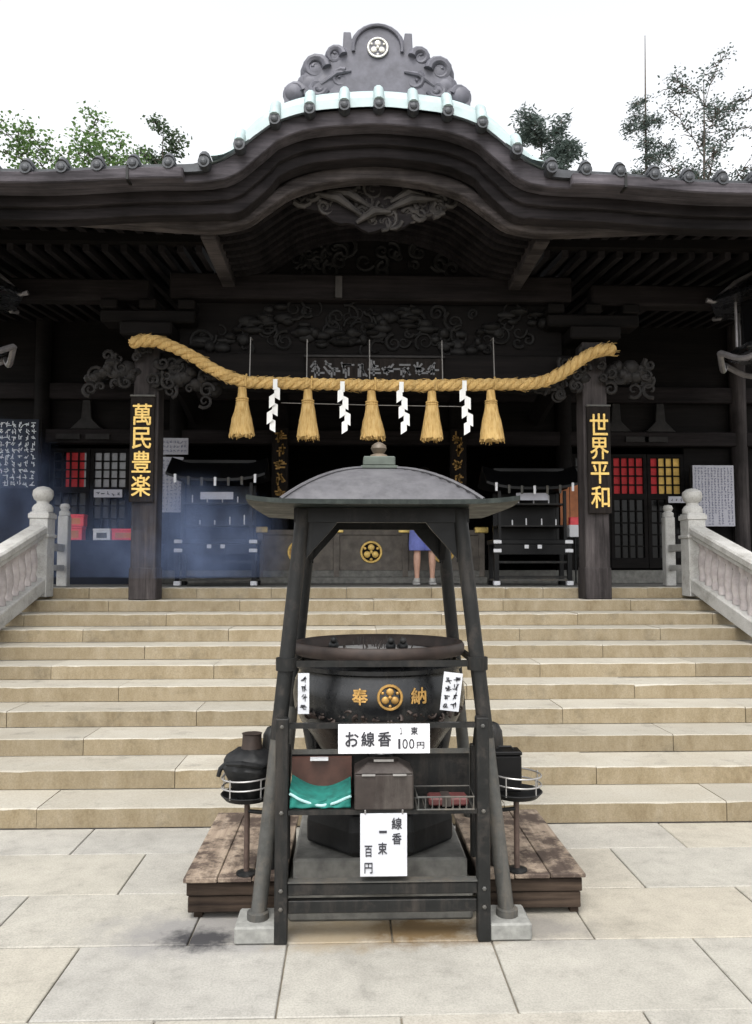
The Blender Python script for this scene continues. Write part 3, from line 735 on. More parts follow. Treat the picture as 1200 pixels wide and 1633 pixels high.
MB().box(5.0, 6.4, 12.31, 12.40, SZ, 3.55).build('side_wall', 'darkwood', hall)
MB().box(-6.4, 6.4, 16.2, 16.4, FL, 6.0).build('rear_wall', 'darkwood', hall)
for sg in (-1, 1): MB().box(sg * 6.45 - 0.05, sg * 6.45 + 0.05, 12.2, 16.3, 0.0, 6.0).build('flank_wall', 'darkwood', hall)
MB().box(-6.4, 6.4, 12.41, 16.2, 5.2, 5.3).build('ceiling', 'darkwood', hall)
for x in (-4.55, -4.1, 4.5, 4.2):
    MB().box(x - 0.18, x + 0.18, 12.13, 12.158, 3.62, 3.70).build('nameplate', 'carving', hall)
# small carved frog-leg struts above the lintel
for x in (-4.3, -3.4, 3.9, 4.6):
    MB().prism([(x - 0.25, 3.785), (x - 0.08, 3.95), (x - 0.06, 4.24), (x + 0.06, 4.24), (x + 0.08, 3.95), (x + 0.25, 3.785)], 12.2, 12.3).build('strut', 'carving', hall, bevel=0.01)
# inner boards with dull gold writing hang on the middle pillars
def inner_board(x, label):
    b = thing('inner_board', (x, 12.1, 2.7), label, 'sign', 'narrow gilt boards on inner pillars')
    MB().box(x - 0.125, x + 0.125, 12.085, 12.12, 2.62, 3.80).build('panel', 'board', b, bevel=0.006)
    r2 = random.Random(int(abs(x) * 100))
    for k in range(5):
        mb = MB(); scribble(mb, x, 3.66 - k * 0.215, 12.08, 0.17, r2, 8); mb.build('character', 'dullgold', b)
inner_board(-1.33, 'narrow dark board with dull gold writing behind the left part of the rope')
inner_board(1.40, 'narrow dark board with dull gold writing behind the right part of the rope')

# ================================================================== OFFERTORY BOX
ob = thing('offertory_box', (0.05, 12.0, FL), 'long weathered offertory box with brass capped posts and gold crests', 'offertory box')
BX0, BX1, BY = -1.62, 1.74, 11.85
MB().box(BX0 - 0.03, BX1 + 0.03, BY - 0.09, 12.04, FL + 0.002, FL + 0.10).build('base', 'plinthstone', ob, bevel=0.01)
pan = plain('grey weathered box timber', (0.105, 0.090, 0.075), 0.7, 0, 0.35, 8, 0.2)
for k, (a, b) in enumerate(((-1.54, -0.50), (-0.42, 0.52), (0.60, 1.66))):
    MB().box(a, b, BY - 0.01, BY + 0.03, FL + 0.20, FL + 0.72).build('front_panel', pan, ob, bevel=0.004)
    MB().box(a, b, BY - 0.05, BY + 0.04, FL + 0.102, FL + 0.198).build('lower_rail', 'plinthstone', ob, bevel=0.006)
    cx = (a + b) / 2 if k != 1 else 0.055
    crest(ob, (cx, BY - 0.018, FL + 0.47), 0.165, 'gold', 'crest', 0.012, 'dullgold' if k != 1 else 'board')
MB().box(BX0, BX1, BY - 0.03, BY + 0.05, FL + 0.722, FL + 0.80).build('top_rail', pan, ob, bevel=0.006)
for x in (-1.58, -0.46, 0.56, 1.70):
    MB().box(x - 0.045, x + 0.045, BY - 0.045, BY + 0.045, FL + 0.103, FL + 0.75).build('post', pan, ob, bevel=0.006)
    MB().box(x - 0.10, x + 0.10, BY - 0.055, BY + 0.055, FL + 0.755, FL + 0.845).build('brass_cap', 'brass', ob, bevel=0.01)
MB().box(BX0, BX1, 11.99, 12.03, FL + 0.10, FL + 0.80).build('back_panel', pan, ob)
for k in range(22):
    x = BX0 + 0.1 + k * (BX1 - BX0 - 0.2) / 21
    MB().box(x - 0.02, x + 0.02, BY + 0.052, 11.988, FL + 0.74, FL + 0.78).build('slat', pan, ob)

# ================================================================== CANDLE CABINETS
def cabinet(x0, x1, label, roof_z):
    y0, y1 = 10.75, 11.25; cx = (x0 + x1) / 2
    t = thing('candle_cabinet', (cx, 11.0, FL), label, 'candle stand', 'black roofed candle cabinets')
    for x in (x0 + 0.05, x1 - 0.05):
        for y in (y0 + 0.04, y1 - 0.04):
            MB().box(x - 0.03, x + 0.03, y - 0.03, y + 0.03, FL + 0.012, FL + 0.62).build('leg', 'black', t)
            MB().box(x - 0.045, x + 0.045, y - 0.045, y + 0.045, FL, FL + 0.06).build('foot', 'whitecap' if y < 11 else 'black', t, bevel=0.006)
    MB().box(x0, x1, y0, y1, FL + 0.56, FL + 0.62).build('table_top', 'black', t, bevel=0.006)
    MB().box(x0 + 0.03, x1 - 0.03, y0 + 0.02, y0 + 0.05, FL + 0.42, FL + 0.555).build('apron', 'black', t)
    for x in (x0 + 0.06, x1 - 0.06):
        for z in (FL + 0.59, FL + 0.47):
            MB().box(x - 0.055, x + 0.055, y0 - 0.012, y0 + 0.02, z - 0.025, z + 0.025).build('metal_fitting', 'whitecap', t, bevel=0.006)
    for x in (cx - 0.09, cx + 0.09):
        MB().box(x - 0.028, x + 0.028, y0 + 0.005, y0 + 0.02, FL + 0.50, FL + 0.55).build('metal_fitting', 'whitecap', t)
    for z in (FL + 0.10, FL + 0.30):
        MB().box(x0 + 0.05, x1 - 0.05, y0 + 0.03, y0 + 0.05, z, z + 0.03).build('rail', 'darksteel', t)
    MB().box(x0 + 0.02, x1 - 0.02, y0 + 0.03, y1 - 0.03, FL + 0.06, FL + 0.085).build('drip_shelf', 'greymetal', t)
    # glazed upper case
    for x in (x0 + 0.10, x1 - 0.10):
        for y in (y0 + 0.05, y1 - 0.05):
            MB().box(x - 0.02, x + 0.02, y - 0.02, y + 0.02, FL + 0.622, roof_z - 0.04).build('case_post', 'black', t)
    for z in (FL + 0.80, FL + 1.10):
        MB().box(x0 + 0.08, x1 - 0.08, y0 + 0.05, y1 - 0.05, z, z + 0.02).build('candle_shelf', 'darksteel', t)
    r2 = random.Random(int(x0 * 10) + 50)
    for k in range(8):
        x = x0 + 0.2 + k * (x1 - x0 - 0.4) / 7; z = FL + 0.82 if k % 2 else FL + 1.12; hh = r2.uniform(0.05, 0.13)
        MB().lathe([(0.009, 0), (0.009, hh), (0.003, hh + 0.01)], 8, (x, y0 + 0.12 + r2.uniform(0, 0.1), z)).build('candle', 'whitecap', t)
    MB().box(cx - 0.22, cx + 0.22, y0 + 0.028, y0 + 0.04, FL + 1.16, FL + 1.26).build('label_strip', 'greypaper', t)
    MB().box(x0 + 0.12, x1 - 0.12, y1 - 0.06, y1 - 0.05, FL + 0.63, roof_z - 0.05).build('back_sheet', 'black', t)
    # upturned roof
    rp = MB(); xs = frange(x0 - 0.10, x1 + 0.10, 15)
    def rz(x): return roof_z + 0.05 * (abs(x - cx) / (x1 - cx)) ** 3
    ys = [y0 - 0.12, y0 - 0.06, 11.0 - 0.08, 11.0, 11.08, y1 + 0.06, y1 + 0.12]; zz = [0, 0.03, 0.20, 0.25, 0.20, 0.03, 0]
    for th in (0, -0.035):
        for y, dz in zip(ys, zz):
            for x in xs: rp.v.append((x, y, rz(x) + dz + th))
    nx_ = len(xs); ny_ = len(ys); L_ = nx_ * ny_
    for j in range(ny_ - 1):
        for i in range(nx_ - 1):
            a = j * nx_ + i; rp.f.append((a, a + 1, a + 1 + nx_, a + nx_)); rp.f.append((L_ + a + nx_, L_ + a + 1 + nx_, L_ + a + 1, L_ + a))
    for i in range(nx_ - 1):
        rp.f.append((i + 1, i, L_ + i, L_ + i + 1)); q = L_ - nx_ + i; rp.f.append((q, q + 1, q + 1 + L_, q + L_))
    for j in range(ny_ - 1):
        a = j * nx_; rp.f.append((a, a + nx_, a + nx_ + L_, a + L_)); b = a + nx_ - 1; rp.f.append((b + nx_, b, b + L_, b + nx_ + L_))
    rp.build('cabinet_roof', 'black', t, True)
    MB().box(x0 + 0.05, x1 - 0.05, 10.97, 11.03, roof_z + 0.24, roof_z + 0.30).build('ridge', 'black', t, bevel=0.01)
    for k in range(7):
        x = x0 + 0.03 + k * (x1 - x0 - 0.06) / 6
        MB().box(x - 0.016, x + 0.016, y0 - 0.128, y0 - 0.122, rz(x) - 0.10, rz(x) + 0.015).build('eave_fitting', 'whitecap' if k in (0, 3, 6) else 'greymetal', t)
cabinet(-2.62, -1.50, 'black candle cabinet with upturned roof behind the left pillar, in blue smoke', 2.86)
cabinet(1.68, 2.78, 'black candle cabinet with upturned roof left of the right pillar', 2.76)

# ================================================================== SIGN BOARDS ON THE PILLARS
def pillar_sign(x, z0, z1, text, label):
    t = thing('pillar_sign', (x, 9.17, z0), label, 'sign', 'gilt boards on the porch pillars')
    MB().box(x - 0.138, x + 0.138, 9.165, 9.197, z0, z1).build('panel', 'board', t, bevel=0.006)
    hh = (z1 - z0 - 0.12) / 4
    for k, ch in enumerate(text):
        write(ch, x, z1 - 0.07 - hh * (k + 0.5), 9.163, 0.215, hh * 0.90, 'gold', t, 0.014, 0.35)
    MB().box(x - 0.142, x + 0.142, 9.155, 9.20, z1 + 0.002, z1 + 0.022).build('top_cap', 'greymetal', t)
pillar_sign(-2.655, 2.42, 3.64, '萬民豊楽', 'dark board with four gold characters on the left porch pillar')
pillar_sign(2.655, 2.30, 3.56, '世界平和', 'dark board with four gold characters on the right porch pillar')

# plaque behind the rope
pl = thing('plaque', (0.04, 9.2, 3.84), 'wide dark plaque with faint grey writing just above the rope', 'sign')
MB().box(-0.78, 0.83, 9.20, 9.24, 3.80, 4.13).build('panel', 'board', pl, bevel=0.008)
fb = MB(); fb.box(-0.80, 0.85, 9.185, 9.243, 4.132, 4.155); fb.box(-0.80, 0.85, 9.185, 9.243, 3.775, 3.798); fb.build('frame', 'carving', pl)
r3 = random.Random(5)
for k in range(9):
    mb = MB(); scribble(mb, -0.66 + k * 0.17, 3.99, 9.196, 0.17, r3, 7); mb.build('character', 'greyink', pl)

# ================================================================== STRAW ROPE
rope = thing('straw_rope', (0, 9.0, 3.77), 'long twisted golden straw rope slung between the porch pillars', 'rope')
ctrl = [(-2.75, 4.23), (-2.47, 4.245), (-2.11, 4.10), (-1.79, 3.91), (-1.5, 3.795), (-1.2, 3.775), (-0.76, 3.768), (0, 3.755), (0.68, 3.76), (1.36, 3.778), (1.84, 3.79), (2.14, 3.89), (2.43, 4.09), (2.62, 4.18), (2.79, 4.20)]
def cat(pts, m=16):
    P = [Vector((x, 9.0, z)) for x, z in pts]; out_ = []
    P = [P[0] * 2 - P[1]] + P + [P[-1] * 2 - P[-2]]
    for i in range(1, len(P) - 2):
        for k in range(m):
            t_ = k / m; a, b, c, d = P[i - 1:i + 3]
            out_.append(0.5 * ((2 * b) + (c - a) * t_ + (2 * a - 5 * b + 4 * c - d) * t_**2 + (3 * b - a - 3 * c + d) * t_**3))
    out_.append(P[-2]); return out_
cl = cat(ctrl, 18)
for s_ in range(3):
    path = []; arcl = 0
    for i, p in enumerate(cl):
        if i: arcl += (p - cl[i - 1]).length
        t_ = (cl[min(i + 1, len(cl) - 1)] - cl[max(0, i - 1)]).normalized()
        u = t_.cross(Vector((0, 1, 0))).normalized(); v_ = Vector((0, 1, 0))
        a = arcl / 0.30 * 2 * math.pi + s_ * 2 * math.pi / 3
        path.append(p + (u * math.cos(a) + v_ * math.sin(a)) * 0.034)
    MB().tube(path, 0.039, 8).build('strand', 'straw', rope, True)
for x, z in ((-2.75, 4.23), (2.79, 4.20)):
    mb = MB()
    for k in range(30):
        a = rn.uniform(0, 6.28); r_ = rn.uniform(0, 0.05); sg = -1 if x < 0 else 1
        mb.tube([(x - sg * 0.02, 9.0 + r_ * math.cos(a), z + r_ * math.sin(a)), (x + sg * rn.uniform(0.015, 0.03), 9.0 + r_ * math.cos(a), z + r_ * math.sin(a))], 0.008, 5)
    mb.build('frayed_end', 'straw', rope)
lsr = MB()
for k in range(260):
    i = rn.randrange(2, len(cl) - 3); p = cl[i]; t_ = (cl[i + 1] - cl[i - 1]).normalized(); a = rn.uniform(0, 6.28)
    u = t_.cross(Vector((0, 1, 0))).normalized(); d_ = (u * math.cos(a) + Vector((0, 1, 0)) * math.sin(a)); q = p + d_ * 0.066
    lsr.tube([q, q + t_ * rn.uniform(0.03, 0.06) + d_ * rn.uniform(0.0, 0.012), q + t_ * rn.uniform(0.07, 0.12) + d_ * rn.uniform(0.006, 0.028)], [0.0032, 0.0026, 0.0016], 4)
lsr.build('loose_straw', 'straw', rope)['kind'] = 'stuff'
for x, zt in ((-1.41, 4.32), (-0.76, 4.30), (-0.04, 4.30), (0.80, 4.30), (1.40, 4.34)):
    MB().tube([(x, 9.0, 3.83), (x, 9.06, zt), (x, 9.24, zt + 0.02)], 0.0065, 5).build('hanging_wire', 'thinwire', rope)
MB().tube([(-1.05, 9.0, 3.545), (0, 9.0, 3.525), (1.05, 9.0, 3.515)], 0.004, 5).build('cross_string', 'thinwire', rope)

def tassel(x, zt, zb, wbot, lean, label):
    t = thing('straw_tassel', (x, 9.0, zb), label, 'tassel', 'straw tassels on the rope')
    mb = MB(); n = 26; H_ = zt - zb
    prof_ = [(0.045, zt), (0.052, zt - 0.10), (0.060, zt - 0.13), (0.056, zt - 0.155), (0.068, zt - 0.17), (0.082, zt - 0.26), (wbot * 0.80, zt - 0.36), (wbot * 0.93, zb + 0.09), (wbot, zb + 0.02), (wbot * 0.97, zb)]
    base = len(mb.v)
    for j, (r_, z) in enumerate(prof_):
        for k in range(n):
            a = 2 * math.pi * k / n; rr = r_ * (1 + 0.05 * ((k * 7 + j) % 3 - 1)); zz = z + (0.012 * ((k * 5) % 4) if j >= len(prof_) - 1 else 0)
            dx = lean * (zt - z) / H_
            mb.v.append((x + dx + rr * math.cos(a), 9.0 + rr * math.sin(a) * 0.8, zz))
    for i in range(len(prof_) - 1):
        for k in range(n):
            a, b = base + i * n + k, base + i * n + (k + 1) % n; mb.f.append((a, a + n, b + n, b))
    mb.f.append(tuple(base + k for k in range(n))); mb.f.append(tuple(base + (len(prof_) - 1) * n + k for k in reversed(range(n))))
    mb.build('bundle', 'straw', t, True)
    bd = MB()
    for z in (zt - 0.13, zt - 0.155): bd.tube([(x + lean * 0.2 + 0.064 * math.cos(2 * math.pi * i / 16), 9.0 + 0.053 * math.sin(2 * math.pi * i / 16), z) for i in range(17)], 0.011, 6, False)
    bd.build('binding', 'straw', t, True)
    fr_ = MB()
    for k in range(40):
        a = rn.uniform(0, 6.28); r0 = 0.07; r1 = wbot * rn.uniform(0.8, 1.06)
        fr_.tube([(x + lean * 0.35 + r0 * math.cos(a), 9.0 + r0 * 0.8 * math.sin(a), zt - 0.22), (x + lean + r1 * math.cos(a), 9.0 + r1 * 0.82 * math.sin(a), zb + rn.uniform(-0.025, 0.02))], [0.006, 0.004], 4)
    fr_.build('loose_straw', 'straw', t)
    # loop over the rope
    MB().tube([(x + 0.045, 8.93, zt + 0.0), (x + 0.045, 8.915, zt + 0.08), (x + 0.045, 9.0, zt + 0.15)], 0.012, 6).build('loop', 'straw', t, True)
TS = [(-1.49, 3.72, 3.15, 0.142, 0.0, 'leftmost straw tassel, where the rope stops sloping'), (-0.745, 3.70, 3.13, 0.125, 0.005, 'second straw tassel from the left on the rope'),
      (-0.02, 3.69, 3.13, 0.14, 0.02, 'middle straw tassel, above the burner roof finial'), (0.675, 3.69, 3.12, 0.125, 0.0, 'second straw tassel from the right on the rope'), (1.355, 3.71, 3.11, 0.14, 0.01, 'rightmost straw tassel, where the rope starts to climb')]
for a in TS: tassel(*a)

def shide(x, zt, zb, flip, label):
    t = thing('paper_streamer', (x, 8.93, zb), label, 'paper streamer', 'white zigzag paper streamers')
    H_ = zt - zb; n = 5; hh = H_ / (n - 0.6); wd = 0.066
    MB().bar((x, 8.92, zt + 0.06), (x, 8.92, zt - 0.06), 0.05, 0.004, up=(0, 1, 0)).build('stem', 'shide', t)
    for k in range(n):
        zc = zt - 0.06 - (k + 0.4) * (H_ - 0.10) / n
        ox = flip * ((k % 2) * 2 - 1) * 0.022 + flip * 0.012 * k
        mb = MB(); p = Vector((x + ox, 8.92 - 0.012 * (k % 2), zc)); hw, h2 = wd / 2, 0.068
        tl = 0.020 * flip * (1 if k % 2 else -1)
        mb.add([p + Vector((-hw, 0.008, -h2 + tl)), p + Vector((hw, -0.015, -h2 - tl)), p + Vector((hw, -0.008, h2 - tl)), p + Vector((-hw, 0.015, h2 + tl)),
                p + Vector((-hw, 0.011, -h2 + tl)), p + Vector((hw, -0.012, -h2 - tl)), p + Vector((hw, -0.005, h2 - tl)), p + Vector((-hw, 0.018, h2 + tl))],
               [(0, 1, 2, 3), (7, 6, 5, 4), (0, 4, 5, 1), (1, 5, 6, 2), (2, 6, 7, 3), (3, 7, 4, 0)])
        mb.build('fold', 'shide', t)
shide(-1.11, 3.74, 3.18, -1, 'leftmost white zigzag paper streamer under the rope')
shide(-0.35, 3.72, 3.17, 1, 'second white zigzag paper streamer from the left, left of middle tassel')
shide(0.32, 3.72, 3.17, 1, 'third white zigzag paper streamer from the left, right of middle tassel')
shide(1.04, 3.74, 3.16, 1, 'rightmost white zigzag paper streamer, beside the rightmost tassel')

# ================================================================== HANGING LANTERNS AT THE PORCH ENDS
def lantern(cx, label):
    cy, z = 8.9, 4.16
    t = thing('hanging_lantern', (cx, cy, z), label, 'lantern', 'large hanging lanterns')
    bz = plain('grey bronze edge', (0.19, 0.18, 0.185), 0.45, 0.4, 0.3, 12) if 'greybronze' not in M else M['greybronze']
    M['greybronze'] = bz
    MB().lathe([(0.50, -0.06), (0.56, -0.02), (0.52, 0.05)], 6, (cx, cy, z), R(30)).build('base_tray', 'bronze', t, bevel=0.01)
    for k in range(6):
        a0, a1 = R(60 * k), R(60 * k + 60); pts = []
        for i in range(9):
            f_ = i / 8; p = Vector((math.cos(a0), math.sin(a0), 0)) * (1 - f_) + Vector((math.cos(a1), math.sin(a1), 0)) * f_
            p *= 0.66; pts.append((cx + p.x, cy + p.y, z - 0.02 - 0.13 * math.sin(math.pi * f_) ** 1.2))
        MB().tube(pts, 0.035, 7).build('lobed_rim', bz, t, True)
        MB().tube([(cx + 0.46 * math.cos(a0), cy + 0.46 * math.sin(a0), z + 0.05), (cx + 0.46 * math.cos(a0), cy + 0.46 * math.sin(a0), z + 0.62)], 0.017, 7).build('cage_rod', bz, t)
        MB().tube([(cx + 0.80 * math.cos(a0), cy + 0.80 * math.sin(a0), z + 0.60), (cx + 0.72 * math.cos(a0), cy + 0.72 * math.sin(a0), z + 0.58), (cx + 0.45 * math.cos(a0), cy + 0.45 * math.sin(a0), z + 0.82), (cx + 0.12 * math.cos(a0), cy + 0.12 * math.sin(a0), z + 1.0)], [0.03, 0.028, 0.026, 0.02], 7).build('roof_rib', bz, t, True)
    MB().lathe([(0.76, 0.58), (0.74, 0.62), (0.45, 0.80), (0.15, 0.97), (0.05, 1.0)], 6, (cx, cy, z), 0).build('lantern_roof', 'bronze', t)
    MB().lathe([(0.40, 0.05), (0.40, 0.60)], 6, (cx, cy, z), 0).build('cage_panel', 'darkpane', t)
    MB().tube([(cx, cy, z + 0.98), (cx, cy, 5.6)], 0.02, 6).build('chain', 'iron', t)
lantern(-4.69, 'large dark hanging lantern cut off by the left picture edge')
lantern(4.66, 'large dark hanging lantern at the right edge with pale lobed rim')

# ================================================================== NOTICES AND ODDS IN THE SHADE
def notice(name, x0, x1, y, z0, z1, mat, ink, label, cols, rows_, seed, posts=True, s=None):
    t = thing(name, ((x0 + x1) / 2, y, z0), label, 'notice')
    MB().box(x0, x1, y, y + 0.02, z0, z1).build('panel', mat, t, bevel=0.003)
    r_ = random.Random(seed); mb = MB(); cw = (x1 - x0) / (cols + 0.6)
    for c_ in range(cols):
        nrow = rows_ - (r_.randint(0, rows_ // 3) if c_ % 3 == 2 else 0); ch_ = (z1 - z0 - 0.05) / rows_
        for q in range(nrow):
            scribble(mb, x1 - cw * (c_ + 0.8), z1 - 0.03 - ch_ * (q + 0.5), y - 0.003, min(cw, ch_) * (s or 0.85), r_, 4)
    lt = mb.build('lettering', ink, t); lt['kind'] = 'stuff'
    if posts:
        for x in (x0 - 0.02, x1 + 0.02): MB().box(x - 0.015, x + 0.015, y + 0.022, y + 0.05, FL, z1).build('post', 'darkwood', t)
    return t
notice('text_board', -5.34, -4.74, 11.5, 2.80, 3.80, 'navy', 'whiteink', 'dark blue board with columns of white writing at the left edge', 6, 10, 21)
notice('notice_board', 5.00, 5.64, 12.0, 2.30, 3.24, 'greypaper', 'paleink', 'white notice with fine columns of writing right of the lattice doors', 12, 22, 22)
notice('notice_board', -2.99, -2.66, 11.48, 2.46, 3.26, 'greypaper', 'paleink', 'tall pale notice right behind the left porch pillar', 5, 14, 23)
notice('header_sign', -2.99, -2.60, 11.5, 3.30, 3.54, 'greypaper', 'paleink', 'small pale header sign above the tall notice behind the left pillar', 7, 3, 24, False)
notice('small_sign', 4.62, 5.02, 12.02, 2.66, 2.76, 'greypaper', 'ink', 'little white sign on the right lattice door near the newel', 5, 1, 25, False)
notice('small_sign', -4.10, -3.68, 12.02, 2.72, 2.84, 'greypaper', 'ink', 'little pale sign below the grey panes of the left doors', 5, 1, 26, False)
def counter():
    t = thing('amulet_counter', (-4.1, 11.95, FL), 'dark counter in front of the left doors with boxes on it', 'counter')
    MB().box(-4.62, -3.10, 11.72, 12.04, 2.03, 2.07).build('counter_top', 'navy', t, bevel=0.005)
    MB().box(-4.60, -3.12, 11.75, 12.03, FL, 2.028).build('front_panel', 'navy', t)
counter()
def rbox(name, x0, x1, z0, z1, mat, label, y0=11.78, y1=11.95):
    t = thing(name, ((x0 + x1) / 2, (y0 + y1) / 2, z0), label, 'box')
    MB().box(x0, x1, y0, y1, z0, z1 - 0.03).build('body', mat, t, bevel=0.006)
    MB().box(x0 - 0.006, x1 + 0.006, y0 - 0.006, y1 + 0.006, z1 - 0.029, z1).build('lid', mat, t, bevel=0.006)
    MB().box(x0 + 0.05, x1 - 0.05, y0 - 0.003, y0 - 0.0005, z0 + 0.03, z1 - 0.06).build('label_patch', 'orange' if mat == 'brightred' else 'greymetal', t)
rbox('red_box', -4.50, -4.18, 2.072, 2.27, 'brightred', 'wide red box on the left counter, under another red box')
rbox('red_box', -4.48, -4.16, 2.275, 2.45, 'brightred', 'red box on top of another at the left end of counter')
rbox('white_box', -4.02, -3.77, 2.072, 2.24, 'whitepaper', 'small white box between the red boxes on the left counter')
rbox('red_box', -3.75, -3.40, 2.072, 2.24, 'brightred', 'low red box beside the left pillar, right of the white box')
# orange panel and pale leaflet rack beside the right cabinet
t = thing('orange_banner', (2.95, 11.4, FL), 'orange brown hanging banner just left of the right porch pillar', 'banner')
MB().box(2.78, 3.06, 11.4, 11.42, 2.28, 3.02).build('cloth', 'orange', t); MB().tube([(2.74, 11.41, 3.03), (3.10, 11.41, 3.03)], 0.012, 8).build('rod', 'darkwood', t)
MB().tube([(2.92, 11.41, FL), (2.92, 11.41, 3.02)], 0.012, 8).build('pole', 'iron', t); MB().box(2.80, 3.04, 11.33, 11.5, FL, FL + 0.025).build('foot', 'iron', t)
t = thing('collection_box', (2.90, 11.1, FL), 'small red and white box on a pole beside the right cabinet', 'box')
MB().tube([(2.92, 11.15, FL), (2.92, 11.15, 2.10)], 0.012, 8).build('pole', 'iron', t)
MB().box(2.82, 3.03, 11.08, 11.22, 2.10, 2.27).build('body', 'whitepaper', t, bevel=0.005); MB().box(2.84, 3.02, 11.10, 11.20, 2.272, 2.38).build('lid', 'brightred', t, bevel=0.005)
MB().box(2.82, 3.02, 11.05, 11.25, FL, FL + 0.02).build('foot', 'greymetal', t)

# ================================================================== INCENSE BURNER (roof, legs, bowl)
CX, CY = -0.105, 4.30
bn = thing('incense_burner', (CX, CY, 0), 'large roofed bronze incense burner standing in front of the steps', 'incense burner')
# stone plinth in two tiers
MB().box(CX - 0.445, CX + 0.435, CY - 0.40, CY + 0.42, 0.001, 0.155).build('plinth', 'plinthstone', bn, bevel=0.012)
MB().box(CX - 0.425, CX + 0.415, CY - 0.36, CY + 0.39, 0.157, 0.275).build('plinth', 'plinthstone', bn, bevel=0.012)
# bowl on an octagonal foot
def octa(prof_, name, mat):
    return MB().lathe(prof_, 8, (CX, CY, 0), R(22.5)).build(name, mat, bn, bevel=0.008)
octa([(0.36, 0.276), (0.40, 0.30), (0.40, 0.40), (0.385, 0.47), (0.36, 0.50)], 'foot', 'iron')
MB().lathe([(0.33, 0.50), (0.29, 0.55), (0.27, 0.61), (0.275, 0.66), (0.30, 0.70)], 40, (CX, CY, 0)).build('waist', 'bronze', bn, True)
bowl = MB().lathe([(0.28, 0.702), (0.315, 0.74), (0.36, 0.81), (0.415, 0.88), (0.447, 0.95), (0.456, 1.02), (0.445, 1.09), (0.425, 1.13), (0.425, 1.145), (0.44, 1.155), (0.44, 1.175), (0.415, 1.19), (0.40, 1.215)], 56, (CX, CY, 0)).build('bowl', 'bronze', bn, True)
rim = MB().lathe([(0.395, 1.215), (0.445, 1.222), (0.455, 1.24), (0.455, 1.27), (0.445, 1.283), (0.42, 1.283), (0.405, 1.26), (0.40, 1.225)], 56, (CX, CY, 0))
rim.f = rim.f[:-2]; rim.build('rim', 'rustpot', bn, True)
ash = MB().lathe([(0.399, 1.20), (0.30, 1.235), (0.15, 1.25), (0.01, 1.253)], 32, (CX, CY, 0)); ash.build('ash', plain('grey ash', (0.30, 0.29, 0.28), 0.95, 0, 0.3, 30, 0.5), bn, True)
def onbowl(x, z):                          # y of the bowl front at given x, z
    for (r0, z0), (r1, z1) in zip([(0.415, 0.88), (0.447, 0.95), (0.456, 1.02), (0.445, 1.09), (0.425, 1.13)], [(0.447, 0.95), (0.456, 1.02), (0.445, 1.09), (0.425, 1.13), (0.425, 1.3)]):
        if z <= z1: break
    r_ = r0 + (r1 - r0) * max(0, min(1, (z - z0) / (z1 - z0)))
    return CY - math.sqrt(max(0.01, r_ * r_ - (x - CX) ** 2))
c0 = -0.068
cr = crest(bn, (c0, onbowl(c0, 1.055) - 0.004, 1.055), 0.062, 'dullgold', 'crest', 0.008)
write('奉', -0.212, 1.058, 0, 0.075, 0.075, 'dullgold', bn, 0.03, 0.08, yf=lambda x, z: onbowl(x, z) - 0.004)
write('納', 0.072, 1.058, 0, 0.075, 0.075, 'dullgold', bn, 0.03, 0.08, yf=lambda x, z: onbowl(x, z) - 0.004)
rl = MB()
for k in range(22):
    a = -math.pi / 2 + (k - 10.5) * 0.105; z = 0.955 + 0.012 * math.sin(k * 2.1)
    rl.curl((CX + 0.455 * math.cos(a), CY + 0.455 * math.sin(a), z), 0.024, 1.2, k, 1, 0.009, 6)
rl.build('relief_band', 'rustpot', bowl, True)
for k in range(3):                          # cabriole legs of the bowl
    a = R(-90 + 60 + 120 * k) if k else R(-150)
    a = (R(-90), R(30), R(150))[k]
    dx, dy = math.cos(a), math.sin(a)
    MB().tube([(CX + 0.36 * dx, CY + 0.36 * dy, 0.87), (CX + 0.41 * dx, CY + 0.41 * dy, 0.78), (CX + 0.40 * dx, CY + 0.40 * dy, 0.68), (CX + 0.37 * dx, CY + 0.37 * dy, 0.58), (CX + 0.39 * dx, CY + 0.39 * dy, 0.50)], [0.05, 0.065, 0.05, 0.04, 0.05], 10).build('bowl_leg', 'bronze', bn, True)
# small beasts on the rim
for x, y in ((-0.34, CY - 0.30), (-0.06, CY - 0.36), (0.0, CY - 0.355)):
    mb = MB().ball((x, y, 1.29), 0.026, 0.03, 0.026); mb.ball((x, y - 0.025, 1.318), 0.017); mb.tube([(x, y + 0.02, 1.30), (x, y + 0.04, 1.33)], [0.008, 0.004], 6)
    mb.build('rim_figure', 'iron', bn, True)
# incense sticks
si = MB()
for k in range(40):
    a = rn.uniform(0, 6.28); r_ = rn.uniform(0, 0.22); x, y = CX + r_ * math.cos(a), CY + r_ * math.sin(a); si.tube([(x, y, 1.235), (x + rn.uniform(-0.02, 0.02), y + rn.uniform(-0.02, 0.02), 1.235 + rn.uniform(0.03, 0.07))], 0.003, 4)
si.build('incense_sticks', 'brownbox', bn)['kind'] = 'stuff'
